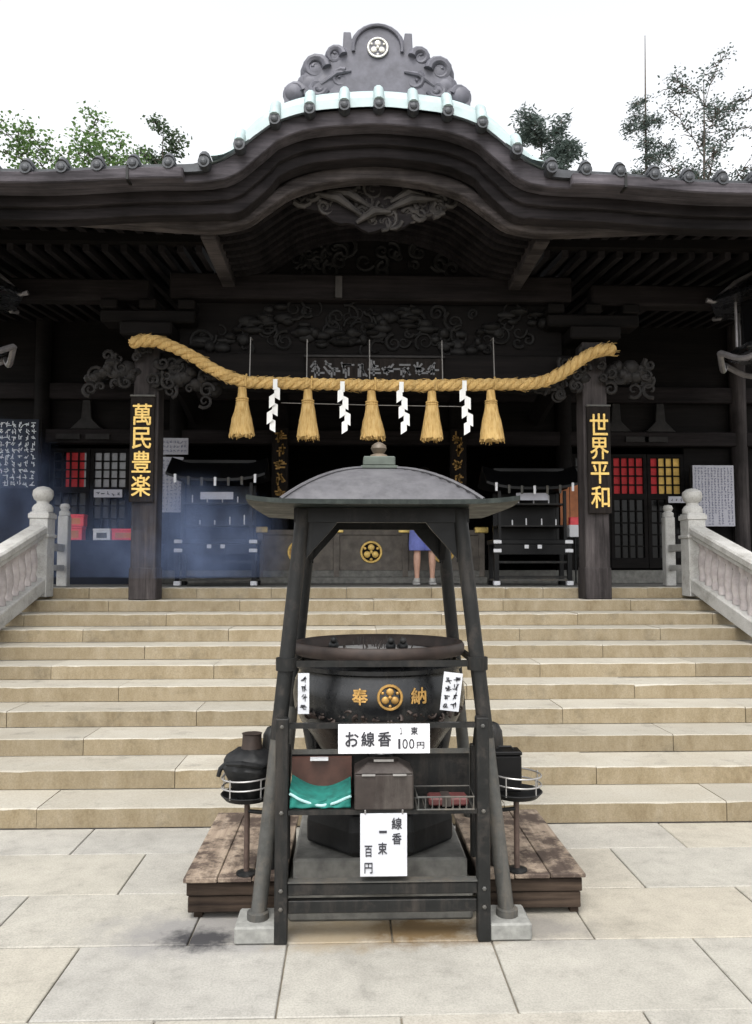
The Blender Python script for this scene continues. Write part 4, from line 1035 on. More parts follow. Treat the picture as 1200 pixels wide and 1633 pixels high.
# splayed legs on concrete footings
TOPZ = 1.955
for sx in (-1, 1):
    for sy in (-1, 1):
        fx, fy = CX + sx * 0.572, CY + sy * 0.53; tx, ty = CX + sx * 0.385, CY + sy * 0.385
        mid = Vector((fx, fy, 0.08)).lerp(Vector((tx, ty, TOPZ)), 0.42)
        MB().tube([(fx, fy, 0.075), mid], 0.036, 14).build('leg', 'greymetal', bn, True)
        MB().tube([mid, (tx, ty, TOPZ)], [0.037, 0.037], 14).build('leg_upper', 'darksteel', bn, True)
        MB().lathe([(0.05, 0), (0.05, 0.03), (0.040, 0.035)], 14, (fx, fy, 0.078)).build('leg_collar', 'greymetal', bn, True)
        MB().box(fx - 0.095, fx + 0.095, fy - 0.095, fy + 0.115, 0.002, 0.078).build('footing', 'concrete', bn, bevel=0.008)
        # gusset brackets under the eaves
        for ux, uy in ((-sx, 0), (0, -sy)):
            p = Vector((tx, ty, 1.90)); g_ = MB()
            q = [p, p + Vector((ux * 0.17, uy * 0.17, 0)), p + Vector((ux * 0.14, uy * 0.14, -0.04)), p + Vector((ux * 0.05, uy * 0.05, -0.14)), p + Vector((0, 0, -0.20))]
            nrm = Vector((uy, ux, 0)) * 0.015
            g_.add([v - nrm for v in q] + [v + nrm for v in q], [(0, 1, 2, 3, 4), (9, 8, 7, 6, 5)] + [(k, (k + 1) % 5, (k + 1) % 5 + 5, k + 5) for k in range(5)])
            g_.build('gusset', 'iron', bn)
def legx(z, s):
    f_ = (z - 0.08) / (TOPZ - 0.08); return s * (0.572 + (0.385 - 0.572) * f_)
def legy(z, s):
    f_ = (z - 0.08) / (TOPZ - 0.08); return s * (0.53 + (0.385 - 0.53) * f_)
for z in (1.215,):
    for s in (-1, 1):
        MB().bar((CX + legx(z, -1), CY + legy(z, s), z), (CX + legx(z, 1), CY + legy(z, s), z), 0.022, 0.03).build('tie_bar', 'darksteel', bn)
        MB().bar((CX + legx(z, s), CY + legy(z, -1), z), (CX + legx(z, s), CY + legy(z, 1), z), 0.022, 0.03).build('tie_bar', 'darksteel', bn)
        for s2 in (-1, 1):
            MB().lathe([(0.05, -0.03), (0.05, 0.03)], 14, (CX + legx(z, s), CY + legy(z, s2), z)).build('leg_clamp', 'darksteel', bn, True)
for s in (-1, 1):
    MB().bar((CX - 0.43, CY + s * 0.385, 1.93), (CX + 0.43, CY + s * 0.385, 1.93), 0.05, 0.07).build('head_beam', 'iron', bn)
    MB().bar((CX + s * 0.385, CY - 0.36, 1.932), (CX + s * 0.385, CY + 0.36, 1.932), 0.05, 0.066).build('head_beam', 'iron', bn)
# roof: brim with upturned corners and a convex hipped crown
W_ = 0.635; N_ = 24
br = MB()
def bz_(u, v): return 0.020 * (abs(u) ** 6) * (abs(v) ** 6)
def brim_mesh(z_, th):
    b = MB()
    for t_ in (0, 1):
        for j in range(N_ + 1):
            for i in range(N_ + 1):
                u, v = -1 + 2 * i / N_, -1 + 2 * j / N_; e = max(abs(u), abs(v))
                zz = z_ + bz_(u, v) + (0.03 * (1 - e) if t_ else -th)
                b.v.append((CX + u * W_, CY + v * W_, zz))
    K = (N_ + 1) ** 2
    for j in range(N_):
        for i in range(N_):
            a = j * (N_ + 1) + i
            b.f.append((a + N_ + 1, a + N_ + 2, a + 1, a)); b.f.append((K + a, K + a + 1, K + a + N_ + 2, K + a + N_ + 1))
    ring = [i for i in range(N_ + 1)] + [j * (N_ + 1) + N_ for j in range(1, N_ + 1)] + [N_ * (N_ + 1) + i for i in range(N_ - 1, -1, -1)] + [j * (N_ + 1) for j in range(N_ - 1, 0, -1)]
    for a, c in zip(ring, ring[1:] + ring[:1]): b.f.append((a, c, c + K, a + K))
    return b
br = brim_mesh(1.990, 0.022); br.build('brim', 'brim', bn, True)
dm = MB(); S_ = 0.488; N2 = 24
for j in range(N2 + 1):
    for i in range(N2 + 1):
        u, v = -1 + 2 * i / N2, -1 + 2 * j / N2; e = max(abs(u), abs(v))
        dm.v.append((CX + u * S_, CY + v * S_, 2.0 + 0.205 * (1 - e ** 2.1)))
for j in range(N2):
    for i in range(N2):
        a = j * (N2 + 1) + i; dm.f.append((a, a + 1, a + N2 + 2, a + N2 + 1))
dm.build('crown_roof', 'leadsheet', bn, True)
for sx in (-1, 1):
    for sy in (-1, 1):
        MB().tube([(CX + sx * S_ * e, CY + sy * S_ * e, 2.004 + 0.205 * (1 - e ** 2.1)) for e in frange(0.2, 1.0, 10)], 0.010, 6).build('hip_seam', 'leadsheet', bn, True)
gb = plain('green bronze finial', (0.07, 0.085, 0.07), 0.5, 0.1, 0.3, 12)
MB().box(CX - 0.10, CX + 0.10, CY - 0.10, CY + 0.10, 2.200, 2.216).build('finial_base', gb, bn, bevel=0.003)
MB().box(CX - 0.085, CX + 0.085, CY - 0.085, CY + 0.085, 2.217, 2.268).build('finial_base', gb, bn, bevel=0.006)
MB().lathe([(0.055, 0), (0.045, 0.015), (0.027, 0.022), (0.036, 0.035), (0.043, 0.05), (0.038, 0.068), (0.022, 0.08), (0.005, 0.088)], 20, (CX, CY, 2.269)).build('finial_jewel', plain('bronze finial', (0.11, 0.085, 0.06), 0.5, 0.2, 0.35, 14), bn, True)

# ================================================================== STEP BOXES EITHER SIDE OF THE BURNER
def stepbox(x0, x1, label):
    y0, y1, zt = 3.93, 4.93, 0.205
    t = thing('step_box', ((x0 + x1) / 2, (y0 + y1) / 2, 0), label, 'step', 'worn wooden step boxes')
    n = 3; w2 = (x1 - x0 + 0.03) / n
    for k in range(n):
        a = x0 - 0.015 + k * w2
        MB().box(a + 0.002, a + w2 - 0.002, y0 - 0.02, y1, zt - 0.024 + 0.002 * k, zt + rn.uniform(-0.002, 0.002)).build('top_plank', 'deck', t, bevel=0.004)
    MB().box(x0, x1, y0, y0 + 0.025, 0.115, zt - 0.028).build('front_board', 'deckside', t, bevel=0.004)
    MB().box(x0 + 0.006, x1 - 0.006, y0 + 0.008, y0 + 0.03, 0.035, 0.110).build('front_board', 'deckside', t, bevel=0.004)
    MB().box(x0 + 0.004, x0 + 0.026, y0 + 0.032, y1 - 0.02, 0.03, zt - 0.028).build('side_board', 'deckside', t)
    MB().box(x1 - 0.026, x1 - 0.004, y0 + 0.032, y1 - 0.02, 0.03, zt - 0.028).build('side_board', 'deckside', t)
    for x in (x0 + 0.03, x1 - 0.05):
        for y in (y0 + 0.04, y1 - 0.06): MB().box(x, x + 0.04, y, y + 0.04, 0.001, 0.034).build('foot', 'deckside', t)
stepbox(-1.035, -0.575, 'scorched wooden step box left of the incense burner')
stepbox(0.375, 0.865, 'worn wooden step box right of the incense burner')

# ================================================================== INCENSE SALES RACK
RY = 3.70
rk = thing('incense_rack', (-0.11, RY, 0), 'dark steel rack for selling incense in front of the burner', 'rack')
LX, RX = -0.566, 0.346
for x in (LX, RX):
    MB().box(x - 0.029, x + 0.029, RY - 0.029, RY + 0.029, 0.002, 0.99).build('post', 'darksteel', rk, bevel=0.004)
    MB().box(x - 0.022, x + 0.022, RY + 0.20, RY + 0.244, 0.29, 0.82).build('rear_post', 'darksteel', rk, bevel=0.004)
MB().bar((LX + 0.03, RY, 0.955), (RX - 0.03, RY, 0.955), 0.03, 0.022).build('top_bar', 'darksteel', rk)
MB().bar((LX + 0.03, RY, 0.235), (RX - 0.03, RY, 0.235), 0.04, 0.05).build('lower_bar', 'darksteel', rk, bevel=0.003)
MB().bar((LX + 0.03, RY - 0.002, 0.268), (RX - 0.03, RY - 0.002, 0.268), 0.05, 0.006).build('bar_edge', 'greymetal', rk)
MB().bar((LX + 0.03, RY + 0.01, 0.155), (RX - 0.03, RY + 0.01, 0.155), 0.04, 0.055).build('lower_bar', 'darksteel', rk, bevel=0.003)
MB().box(LX + 0.03, RX - 0.03, RY - 0.03, RY + 0.24, 0.565, 0.585).build('shelf', 'darksteel', rk)
MB().box(LX + 0.03, RX - 0.03, RY + 0.20, RY + 0.215, 0.587, 0.79).build('back_sheet', 'darksteel', rk)
MB().bar((LX + 0.03, RY + 0.19, 0.795), (RX - 0.03, RY + 0.19, 0.795), 0.02, 0.02).build('back_bar', 'greymetal', rk)
MB().box(LX + 0.032, -0.25, RY + 0.16, RY + 0.19, 0.587, 0.775).build('tray_back', 'redwood', rk)
MB().box(LX + 0.12, LX + 0.205, RY + 0.13, RY + 0.158, 0.766, 0.778).build('white_clip', 'whitecap', rk)
for s, x in ((-1, LX), (1, RX)):
    MB().tube([(x, RY + 0.03, 0.965), (x - s * 0.0, RY + 0.12, 0.97), (x, RY + 0.22, 0.80)], 0.012, 8).build('brace', 'darksteel', rk, True)
# cloth in the left tray
cl_ = MB(); nx_, nz_ = 24, 10
for j in range(nz_):
    for i in range(nx_):
        u = i / (nx_ - 1); v = j / (nz_ - 1); x = LX + 0.036 + u * (0.275)
        top = 0.672 - 0.055 * math.sin(math.pi * u * 0.93 + 0.12) + 0.012 * (1 - u)
        z = top * (1 - v) + 0.59 * v; y = RY - 0.010 + 0.006 * noise.noise(Vector((u * 5, v * 3, 1.7))) + 0.004 * math.sin(u * 23 + v * 5 + 2 * noise.noise(Vector((u * 3, v, 0))))  + 0.012 * math.sin(math.pi * u) * (1 - v)
        cl_.v.append((x, y, z))
for j in range(nz_ - 1):
    for i in range(nx_ - 1):
        a = j * nx_ + i; cl_.f.append((a + nx_, a + nx_ + 1, a + 1, a))
ct = thing('teal_cloth', (LX + 0.17, RY, 0.59), 'sagging teal cloth with pale hem in the left tray of the rack', 'cloth')
co = cl_.build('drape', 'teal', ct, True); sm = co.modifiers.new('solid', 'SOLIDIFY'); sm.thickness = 0.004
MB().tube([Vector(cl_.v[i]) + Vector((0, -0.006, -0.022)) for i in range(nx_)], 0.0065, 6).build('hem', 'tealedge', ct, True)
tp = MB()
for i in range(nx_ - 1):
    a, b = Vector(cl_.v[i]), Vector(cl_.v[i + 1])
    tp.add([a, b, b + Vector((0, 0.17, 0.02)), a + Vector((0, 0.17, 0.02))], [(0, 1, 2, 3)])
tp.build('inner_fold', 'teal', ct, True)
for x in (LX, RX):
    for z in (0.235, 0.155, 0.955, 0.575):
        MB().lathe([(0.009, 0), (0.009, 0.006), (0.004, 0.009)], 6, (0, 0, 0))
        bl_ = MB().lathe([(0.010, 0), (0.010, 0.006), (0.005, 0.010)], 6)
        bl_.v = [(x + a, RY - 0.0292 - c, z + b) for a, b, c in bl_.v]; bl_.build('bolt', 'greymetal', rk)
# coin tin in the middle
tn = thing('coin_tin', (-0.105, RY, 0.587), 'brown metal coin tin with sloped lid in the middle of the rack', 'tin')
MB().box(-0.238, 0.028, RY - 0.045, RY + 0.15, 0.588, 0.745).build('body', 'brownbox', tn, bevel=0.006)
ld = MB(); ld.add([(-0.24, RY - 0.048, 0.747), (0.03, RY - 0.048, 0.747), (0.03, RY + 0.152, 0.747), (-0.24, RY + 0.152, 0.747), (-0.175, RY + 0.0, 0.79), (-0.035, RY + 0.0, 0.79), (-0.035, RY + 0.10, 0.79), (-0.175, RY + 0.10, 0.79)],
        [(3, 2, 1, 0), (4, 5, 6, 7), (0, 1, 5, 4), (1, 2, 6, 5), (2, 3, 7, 6), (3, 0, 4, 7)])
ld.build('lid', 'brownbox', tn, bevel=0.004)
for x in (-0.175, -0.035): MB().bar((x - 0.03, RY - 0.051, 0.744), (x + 0.03, RY - 0.051, 0.744), 0.006, 0.008).build('hasp', 'wire', tn)
MB().bar((-0.15, RY + 0.0, 0.797), (-0.06, RY + 0.0, 0.797), 0.012, 0.01).build('coin_slot', 'wire', tn)
# wire basket with red packet on the right
wb = thing('wire_basket', (0.17, RY, 0.587), 'shallow wire basket on the right of the rack shelf', 'basket')
for z in (0.59, 0.645): MB().tube([(0.045, RY - 0.05, z), (0.30, RY - 0.05, z), (0.305, RY + 0.13, z), (0.045, RY + 0.13, z), (0.045, RY - 0.05, z)], 0.004, 6).build('ring', 'greymetal', wb)
for k in range(9):
    x = 0.05 + k * 0.031; MB().tube([(x, RY - 0.05, 0.645), (x, RY - 0.05, 0.589), (x, RY + 0.13, 0.589)], 0.0025, 5).build('basket_wire', 'greymetal', wb)
rp_ = thing('red_packet', (0.19, RY + 0.03, 0.60), 'dull red incense packet lying in the wire basket', 'packet')
MB().box(0.10, 0.28, RY - 0.02, RY + 0.08, 0.595, 0.632).build('wrapper', plain('dull red wrapper', (0.075, 0.018, 0.017), 0.6, 0, 0.4, 20), rp_, bevel=0.008)
MB().box(0.16, 0.20, RY - 0.022, RY + 0.082, 0.594, 0.634).build('band', 'brownbox', rp_)
# signs on the rack
s1 = thing('price_sign', (-0.105, RY - 0.03, 0.84), 'white horizontal sign reading お線香 1束 100円 on the rack bar', 'sign', None)
MB().box(-0.312, 0.102, RY - 0.044, RY - 0.036, 0.838, 0.968).build('panel', 'whitepaper', s1)
for k, (ch, x) in enumerate((('お', -0.250), ('線', -0.178), ('香', -0.103))): write(ch, x, 0.902, RY - 0.0455, 0.060, 0.066, 'ink', s1, 0.025, 0.03)
write('１', -0.028, 0.938, RY - 0.0455, 0.012, 0.030, 'ink', s1, 0.0, 0.03); write('束', 0.032, 0.938, RY - 0.0455, 0.032, 0.036, 'ink', s1, 0.02, 0.03)
for ch, x, w2 in (('1', -0.036, 0.010), ('0', -0.010, 0.024), ('0', 0.020, 0.024)): write(ch, x, 0.880, RY - 0.0455, w2, 0.044, 'ink', s1, 0.0, 0.03)
write('円', 0.060, 0.874, RY - 0.0455, 0.034, 0.030, 'ink', s1, 0.01, 0.03)
s2 = thing('price_sheet', (-0.105, RY - 0.03, 0.30), 'weathered white sheet reading 線香 一束 百円 hung below the coin tin', 'sign')
MB().box(-0.212, -0.002, RY - 0.040, RY - 0.034, 0.298, 0.572).build('panel', 'wornpaper', s2)
for ch, x, z, w2, h2 in (('線', -0.048, 0.528, 0.046, 0.052), ('香', -0.048, 0.462, 0.042, 0.050), ('一', -0.110, 0.492, 0.034, 0.010), ('束', -0.112, 0.420, 0.040, 0.052), ('百', -0.175, 0.408, 0.034, 0.050), ('円', -0.175, 0.335, 0.036, 0.046)):
    write(ch, x, z, RY - 0.0415, w2, h2, 'ink', s2, 0.02, 0.03)
for x in (-0.19, -0.022): MB().tube([(x, RY - 0.03, 0.565), (x, RY - 0.045, 0.575), (x, RY - 0.05, 0.59)], 0.004, 6).build('clip', 'wire', s2)
def strip_sign(x0, x1, z0, z1, y, tilt, text_cols, label):
    t = thing('paper_slip', ((x0 + x1) / 2, y, z0), label, 'sign')
    c = Vector(((x0 + x1) / 2, y, (z0 + z1) / 2)); ca, sa = math.cos(tilt), math.sin(tilt); hw, hh = (x1 - x0) / 2, (z1 - z0) / 2
    def P(u, v, dy=0): return (c.x + u * hw * ca - v * hh * sa, c.y + dy, c.z + u * hw * sa + v * hh * ca)
    mb = MB(); mb.add([P(-1, -1), P(1, -1), P(1, 1), P(-1, 1), P(-1, -1, .004), P(1, -1, .004), P(1, 1, .004), P(-1, 1, .004)], [(0, 1, 2, 3), (7, 6, 5, 4), (0, 4, 5, 1), (1, 5, 6, 2), (2, 6, 7, 3), (3, 7, 4, 0)])
    mb.build('panel', 'wornpaper', t)
    r_ = random.Random(int(x0 * 1000)); lt = MB()
    for ci in range(text_cols):
        for q in range(4):
            u = (0 if text_cols == 1 else 0.42 - 0.84 * ci); p = P(u, 0.72 - q * 0.46 - 0.12 * ci, -0.002)
            scribble(lt, p[0], p[2], p[1], 0.028, r_, 6)
    lt.build('lettering', 'ink', t)['kind'] = 'stuff'
strip_sign(-0.505, -0.452, 0.985, 1.175, 3.825, 0.0, 1, 'narrow white paper slip tied to the left front leg')
strip_sign(0.178, 0.268, 0.995, 1.175, 3.825, -0.12, 2, 'tilted white paper slip tied to the right front leg')
# knots of white cord
for x, z in ((-0.60, 0.99), (0.36, 0.985)):
    pass

# ================================================================== LIGHTING STANDS LEFT AND RIGHT
def ringstand(px, py, label, tilt):
    t = thing('ring_stand', (px, py, 0.2), label, 'stand', 'ring stands beside the burner')
    MB().tube([(px, py, 0.207), (px, py, 0.56)], 0.014, 10).build('pole', plain('rusty pole', (0.075, 0.05, 0.04), 0.6, 0.3, 0.3, 20), t, True)
    MB().lathe([(0.05, 0.206), (0.05, 0.214), (0.02, 0.22)], 14, (px, py, 0)).build('pole_base', 'iron', t, True)
    MB().lathe([(0.03, 0.552), (0.105, 0.560), (0.128, 0.585), (0.124, 0.588), (0.10, 0.568), (0.01, 0.562)], 28, (px, py, 0)).build('dish', 'iron', t, True)
    for z in (0.625, 0.668):
        MB().tube([(px + 0.122 * math.cos(2 * math.pi * i / 28), py + 0.122 * math.sin(2 * math.pi * i / 28), z + tilt * 0.1 * math.cos(2 * math.pi * i / 28)) for i in range(29)], 0.0042, 6, False).build('ring', 'wire', t, True)
    for k in range(5):
        a = R(20 + 72 * k); MB().tube([(px + 0.123 * math.cos(a), py + 0.123 * math.sin(a), 0.58), (px + 0.123 * math.cos(a), py + 0.123 * math.sin(a), 0.672)], 0.0035, 5).build('upright', 'wire', t)
    MB().tube([(px, py, 0.50), (px + (0.10 if px < 0 else -0.10), py - 0.03, 0.50), (CX + (-0.50 if px < 0 else 0.50), CY + (-0.47), 0.50)], 0.010, 8).build('arm', 'iron', t, True)
ringstand(-0.755, 3.96, 'wire ring stand left of the burner holding a black lighter', 0.06)
ringstand(0.555, 3.96, 'wire ring stand right of the burner beside a black box', -0.06)
def lighter():
    t = thing('incense_lighter', (-0.745, 3.96, 0.585), 'squat black iron lighter pot with chimney on left ring stand', 'lighter')
    c = (-0.745, 3.96, 0)
    pt = MB().lathe([(0.06, 0.568), (0.085, 0.62), (0.112, 0.675), (0.126, 0.70), (0.130, 0.715), (0.122, 0.73), (0.124, 0.745), (0.112, 0.765), (0.085, 0.783), (0.06, 0.80)], 40, c)
    pt.v = [(c[0] + (x - c[0]) * (1 + 0.10 * noise.noise(Vector((x * 22, y * 22, z * 22)))), c[1] + (y - c[1]) * (1 + 0.10 * noise.noise(Vector((x * 22, y * 22, z * 22)))), z + 0.008 * noise.noise(Vector((x * 30, y * 30, 4)))) for x, y, z in pt.v]
    pt.build('pot', 'iron', t, True)
    MB().lathe([(0.052, 0.80), (0.048, 0.82), (0.046, 0.865), (0.05, 0.87)], 16, (c[0] + 0.01, c[1], 0)).build('chimney', 'rustpot', t, True)
    MB().tube([(c[0] - 0.09, c[1] - 0.03, 0.74), (c[0] - 0.135, c[1] - 0.04, 0.71), (c[0] - 0.145, c[1] - 0.04, 0.675)], [0.02, 0.012, 0.010], 8).build('spout', 'iron', t, True)
    MB().tube([(c[0] - 0.10, c[1] - 0.07, 0.74), (c[0] - 0.02, c[1] - 0.135, 0.755), (c[0] + 0.07, c[1] - 0.11, 0.735), (c[0] + 0.12, c[1] - 0.04, 0.745)], [0.010, 0.014, 0.012, 0.010], 8).build('cloth_roll', 'iron', t, True)
lighter()
def dome_canister(x, y, z0, h, r_, label, knob):
    t = thing('canister', (x, y, z0), label, 'canister', 'dark round topped canisters')
    MB().lathe([(r_, z0), (r_, z0 + h * 0.62), (r_ * 0.9, z0 + h * 0.82), (r_ * 0.55, z0 + h * 0.96), (0.006, z0 + h)], 20, (x, y, 0)).build('shell', 'darksteel', t, True)
    MB().lathe([(r_ + 0.004, z0 + h * 0.30), (r_ + 0.004, z0 + h * 0.36)], 20, (x, y, 0)).build('band', 'greymetal', t, True)
    MB().tube([(x, y, 0.206), (x, y, z0 - 0.001)], 0.018, 10).build('post', 'darksteel', t, True)
    MB().ball((x + knob * r_ * 0.7, y - r_ * 0.7, z0 + h * 0.72), 0.012).build('knob', 'wire', t, True)
dome_canister(-0.640, 4.02, 0.66, 0.235, 0.052, 'dark round topped canister behind the left ring stand', 1)
dome_canister(0.455, 4.03, 0.66, 0.245, 0.052, 'dark round topped canister behind the right ring stand', -1)
t = thing('black_tool_box', (0.50, 3.90, 0.67), 'black box in the ring of the right stand', 'box')
MB().box(0.43, 0.572, 3.90, 4.0, 0.592, 0.765).build('case', 'black', t, bevel=0.006)
MB().box(0.427, 0.575, 3.897, 4.003, 0.767, 0.785).build('lid', 'black', t, bevel=0.004)
MB().tube([(0.46, 3.95, 0.786), (0.47, 3.95, 0.80), (0.53, 3.95, 0.80), (0.54, 3.95, 0.786)], 0.005, 6).build('handle', 'iron', t)

# ================================================================== PERSON AT THE OFFERTORY BOX
def person():
    px, py = 0.81, 11.42; z0 = FL
    t = thing('person', (px, py, z0), 'person in blue shorts seen from behind at the offertory box', 'person')
    J = {}; V = []; Eg = []; RD = []
    def nd(name, x, y, z, r, par=None, r2=None):
        J[name] = len(V); V.append((x, y, z)); RD.append((r, r2 or r))
        if par: Eg.append((J[par], J[name]))
    nd('pelvis', 0, 0, 0.90, 0.14, None, 0.105); nd('waist', 0, 0, 1.05, 0.125, 'pelvis', 0.09); nd('chest', 0, 0.0, 1.24, 0.15, 'waist', 0.10); nd('collar', 0, 0, 1.36, 0.10, 'chest', 0.075)
    nd('neck', 0, 0.01, 1.43, 0.05, 'collar'); nd('head0', 0, 0.03, 1.50, 0.075, 'neck', 0.08); nd('head1', 0, 0.045, 1.58, 0.08, 'head0', 0.092); nd('head2', 0, 0.04, 1.645, 0.055, 'head1', 0.065)
    for s, n_ in ((-1, 'l'), (1, 'r')):
        nd('hip' + n_, s * 0.085, 0, 0.82, 0.085, 'pelvis'); nd('thigh' + n_, s * 0.098, 0.005, 0.65, 0.074, 'hip' + n_); nd('knee' + n_, s * 0.105, 0.01, 0.47, 0.052, 'thigh' + n_)
        nd('calf' + n_, s * 0.110, -0.012, 0.33, 0.056, 'knee' + n_); nd('shin' + n_, s * 0.110, 0, 0.18, 0.040, 'calf' + n_); nd('ankle' + n_, s * 0.110, 0, 0.075, 0.034, 'shin' + n_)
        nd('heel' + n_, s * 0.112, -0.01, 0.045, 0.034, 'ankle' + n_); nd('ball' + n_, s * 0.118, 0.12, 0.035, 0.034, 'heel' + n_, 0.022); nd('toe' + n_, s * 0.12, 0.18, 0.03, 0.025, 'ball' + n_, 0.018)
        nd('sh' + n_, s * 0.17, 0, 1.33, 0.058, 'collar'); nd('elb' + n_, s * 0.225, 0.07, 1.07, 0.042, 'sh' + n_); nd('fore' + n_, s * 0.14, 0.17, 1.12, 0.036, 'elb' + n_); nd('wr' + n_, s * 0.035, 0.25, 1.19, 0.024, 'fore' + n_)
        nd('palm' + n_, s * 0.018, 0.275, 1.245, 0.020, 'wr' + n_, 0.030)
        for q in range(4):
            o_ = (q - 1.5) * 0.015
            nd('fa%d' % q + n_, s * 0.014, 0.282 + o_, 1.295, 0.0078, 'palm' + n_); nd('fb%d' % q + n_, s * 0.011, 0.290 + o_, 1.335 + (0.008 if q in (1, 2) else 0), 0.0066, 'fa%d' % q + n_)
        nd('th' + n_, s * 0.022, 0.240, 1.268, 0.009, 'palm' + n_); nd('tip' + n_, s * 0.016, 0.240, 1.298, 0.007, 'th' + n_)
    me = bpy.data.meshes.new('body'); me.from_pydata(V, Eg, []); me.materials.append(M['skin'])
    o = bpy.data.objects.new('body', me); col.objects.link(o); o.parent = t
    sk = o.modifiers.new('skin', 'SKIN'); sk.use_smooth_shade = True
    for i, d in enumerate(me.skin_vertices[0].data): d.radius = RD[i]; d.use_root = (i == 0)
    ss = o.modifiers.new('sub', 'SUBSURF'); ss.levels = 2; ss.render_levels = 2
    def L(mb, name, mat, sm=True): 
        mb.v = [(x + px, y + py, z + z0) for x, y, z in mb.v]; return mb.build(name, mat, t, sm)
    sh = MB().lathe([(0.150, 0.98), (0.175, 0.93), (0.19, 0.83), (0.20, 0.74)], 24, (0, 0, 0), 0, 1.0, 0.74)
    for s in (-1, 1): sh.lathe([(0.098, 0.82), (0.110, 0.70), (0.118, 0.58), (0.121, 0.49), (0.118, 0.485), (0.10, 0.60)], 20, (s * 0.105, 0.002, 0))
    sh.v = [(x * (1 + 0.035 * math.sin(math.atan2(y, x) * 9 + z * 6)), y * (1 + 0.06 * math.sin(math.atan2(y, x) * 9 + z * 6)), z) for x, y, z in sh.v]
    L(sh, 'shorts', 'skirt')
    tp = MB().lathe([(0.172, 0.90), (0.165, 1.0), (0.158, 1.06), (0.178, 1.22), (0.182, 1.30), (0.14, 1.385), (0.07, 1.43)], 24, (0, 0, 0), 0, 1.0, 0.70)
    for s in (-1, 1): tp.tube([(s * 0.14, 0, 1.345), (s * 0.185, 0.015, 1.27), (s * 0.212, 0.045, 1.16)], [0.075, 0.072, 0.066], 12)
    L(tp, 'shirt', 'shirt')
    hr = MB().ball((0, 0.025, 1.60), 0.096, 0.108, 0.098, 18, 12); hr.ball((0, -0.03, 1.53), 0.085, 0.06, 0.12, 16, 10); L(hr, 'hair', 'hair')
    for s in (-1, 1):
        sh_ = MB(); sh_.ball((s * 0.117, 0.075, 0.035), 0.052, 0.14, 0.045, 14, 8); sh_.lathe([(0.043, 0.03), (0.044, 0.085), (0.041, 0.09)], 14, (s * 0.112, -0.008, 0)); sh_.box(s * 0.117 - 0.048, s * 0.117 + 0.048, -0.05, 0.20, 0.001, 0.018); L(sh_, 'shoe', 'shoe')
    # face
    f = MB()
    for s in (-1, 1): f.ball((s * 0.032, 0.128, 1.575), 0.012, 0.008, 0.008, 8, 6)
    L(f, 'eyes', 'ink')
    f2 = MB().ball((0, 0.142, 1.545), 0.013, 0.016, 0.022, 8, 6); f2.ball((-0.085, 0.035, 1.565), 0.012, 0.02, 0.03, 8, 6); f2.ball((0.085, 0.035, 1.565), 0.012, 0.02, 0.03, 8, 6); L(f2, 'nose_and_ears', 'skin')
    f3 = MB().ball((0, 0.122, 1.508), 0.022, 0.008, 0.007, 8, 6); L(f3, 'mouth', plain('lips', (0.42, 0.16, 0.14), 0.5, 0, 0.05, 20))
person()

# ================================================================== TREES BEHIND THE HALL
def tree(name, base, top, r0, limbs, leaf, mat, label, lsize, per, seed, spread=0.55, trunk_leaf=None, droop=0.0):
    r_ = random.Random(seed); base, top = Vector(base), Vector(top)
    t = thing(name, base, label, 'tree')
    n = 12; path = []
    for i in range(n):
        f_ = i / (n - 1); p = base.lerp(top, f_) + Vector((math.sin(f_ * 5 + seed), math.cos(f_ * 4 + seed), 0)) * 0.12 * math.sin(f_ * math.pi); path.append(p)
    wd = MB().tube(path, [r0 * (1 - 0.93 * i / (n - 1)) for i in range(n)], 10)
    lf = MB()
    def leafs(c, rad, cnt):
        for _ in range(cnt):
            p = c + Vector((r_.gauss(0, 1), r_.gauss(0, 1), r_.gauss(0, 0.75))) * rad * 0.55
            d = Vector((r_.uniform(-1, 1), r_.uniform(-1, 1), r_.uniform(-0.6, 0.4))).normalized(); s_ = d.cross(Vector((r_.uniform(-1, 1), r_.uniform(-1, 1), r_.uniform(-1, 1)))).normalized()
            L_ = lsize * r_.uniform(0.6, 1.3); W2 = L_ * leaf
            lf.add([p, p + d * L_ * 0.5 + s_ * W2, p + d * L_, p + d * L_ * 0.5 - s_ * W2], [(0, 1, 2, 3)])
    for f0, tip in limbs:
        a = base.lerp(top, f0); tip = Vector(tip); m = 9; lp = []
        for i in range(m):
            q = i / (m - 1); p = a.lerp(tip, q); p.z += 0.25 * math.sin(q * math.pi) * (tip - a).length * 0.25 - droop * q * q; p += Vector((r_.uniform(-1, 1), r_.uniform(-1, 1), r_.uniform(-1, 1))) * 0.05; lp.append(p)
        wd.tube(lp, [max(0.012, r0 * (1 - f0) * 0.8 * (1 - 0.9 * i / (m - 1))) for i in range(m)], 6)
        for i in range(3, m):
            for _ in range(3):
                c = lp[i] + Vector((r_.uniform(-1, 1), r_.uniform(-1, 1), r_.uniform(-0.5, 0.8))) * spread
                wd.tube([lp[i], lp[i].lerp(c, 0.6) + Vector((0, 0, 0.05)), c], [0.018, 0.012, 0.006], 4)
                leafs(c, spread * 0.7, per)
    if trunk_leaf:
        f0, f1, cnt, rad = trunk_leaf
        for k in range(cnt):
            f_ = f0 + (f1 - f0) * k / cnt; leafs(base.lerp(top, f_) + Vector((r_.uniform(-1, 1), r_.uniform(-1, 1), 0)) * rad * (1 - 0.7 * (f_ - f0) / (f1 - f0)), 0.3, per)
    wd.build('trunk', 'bark', t, True); lf.build('crown', mat, t)
GZ = 0.6
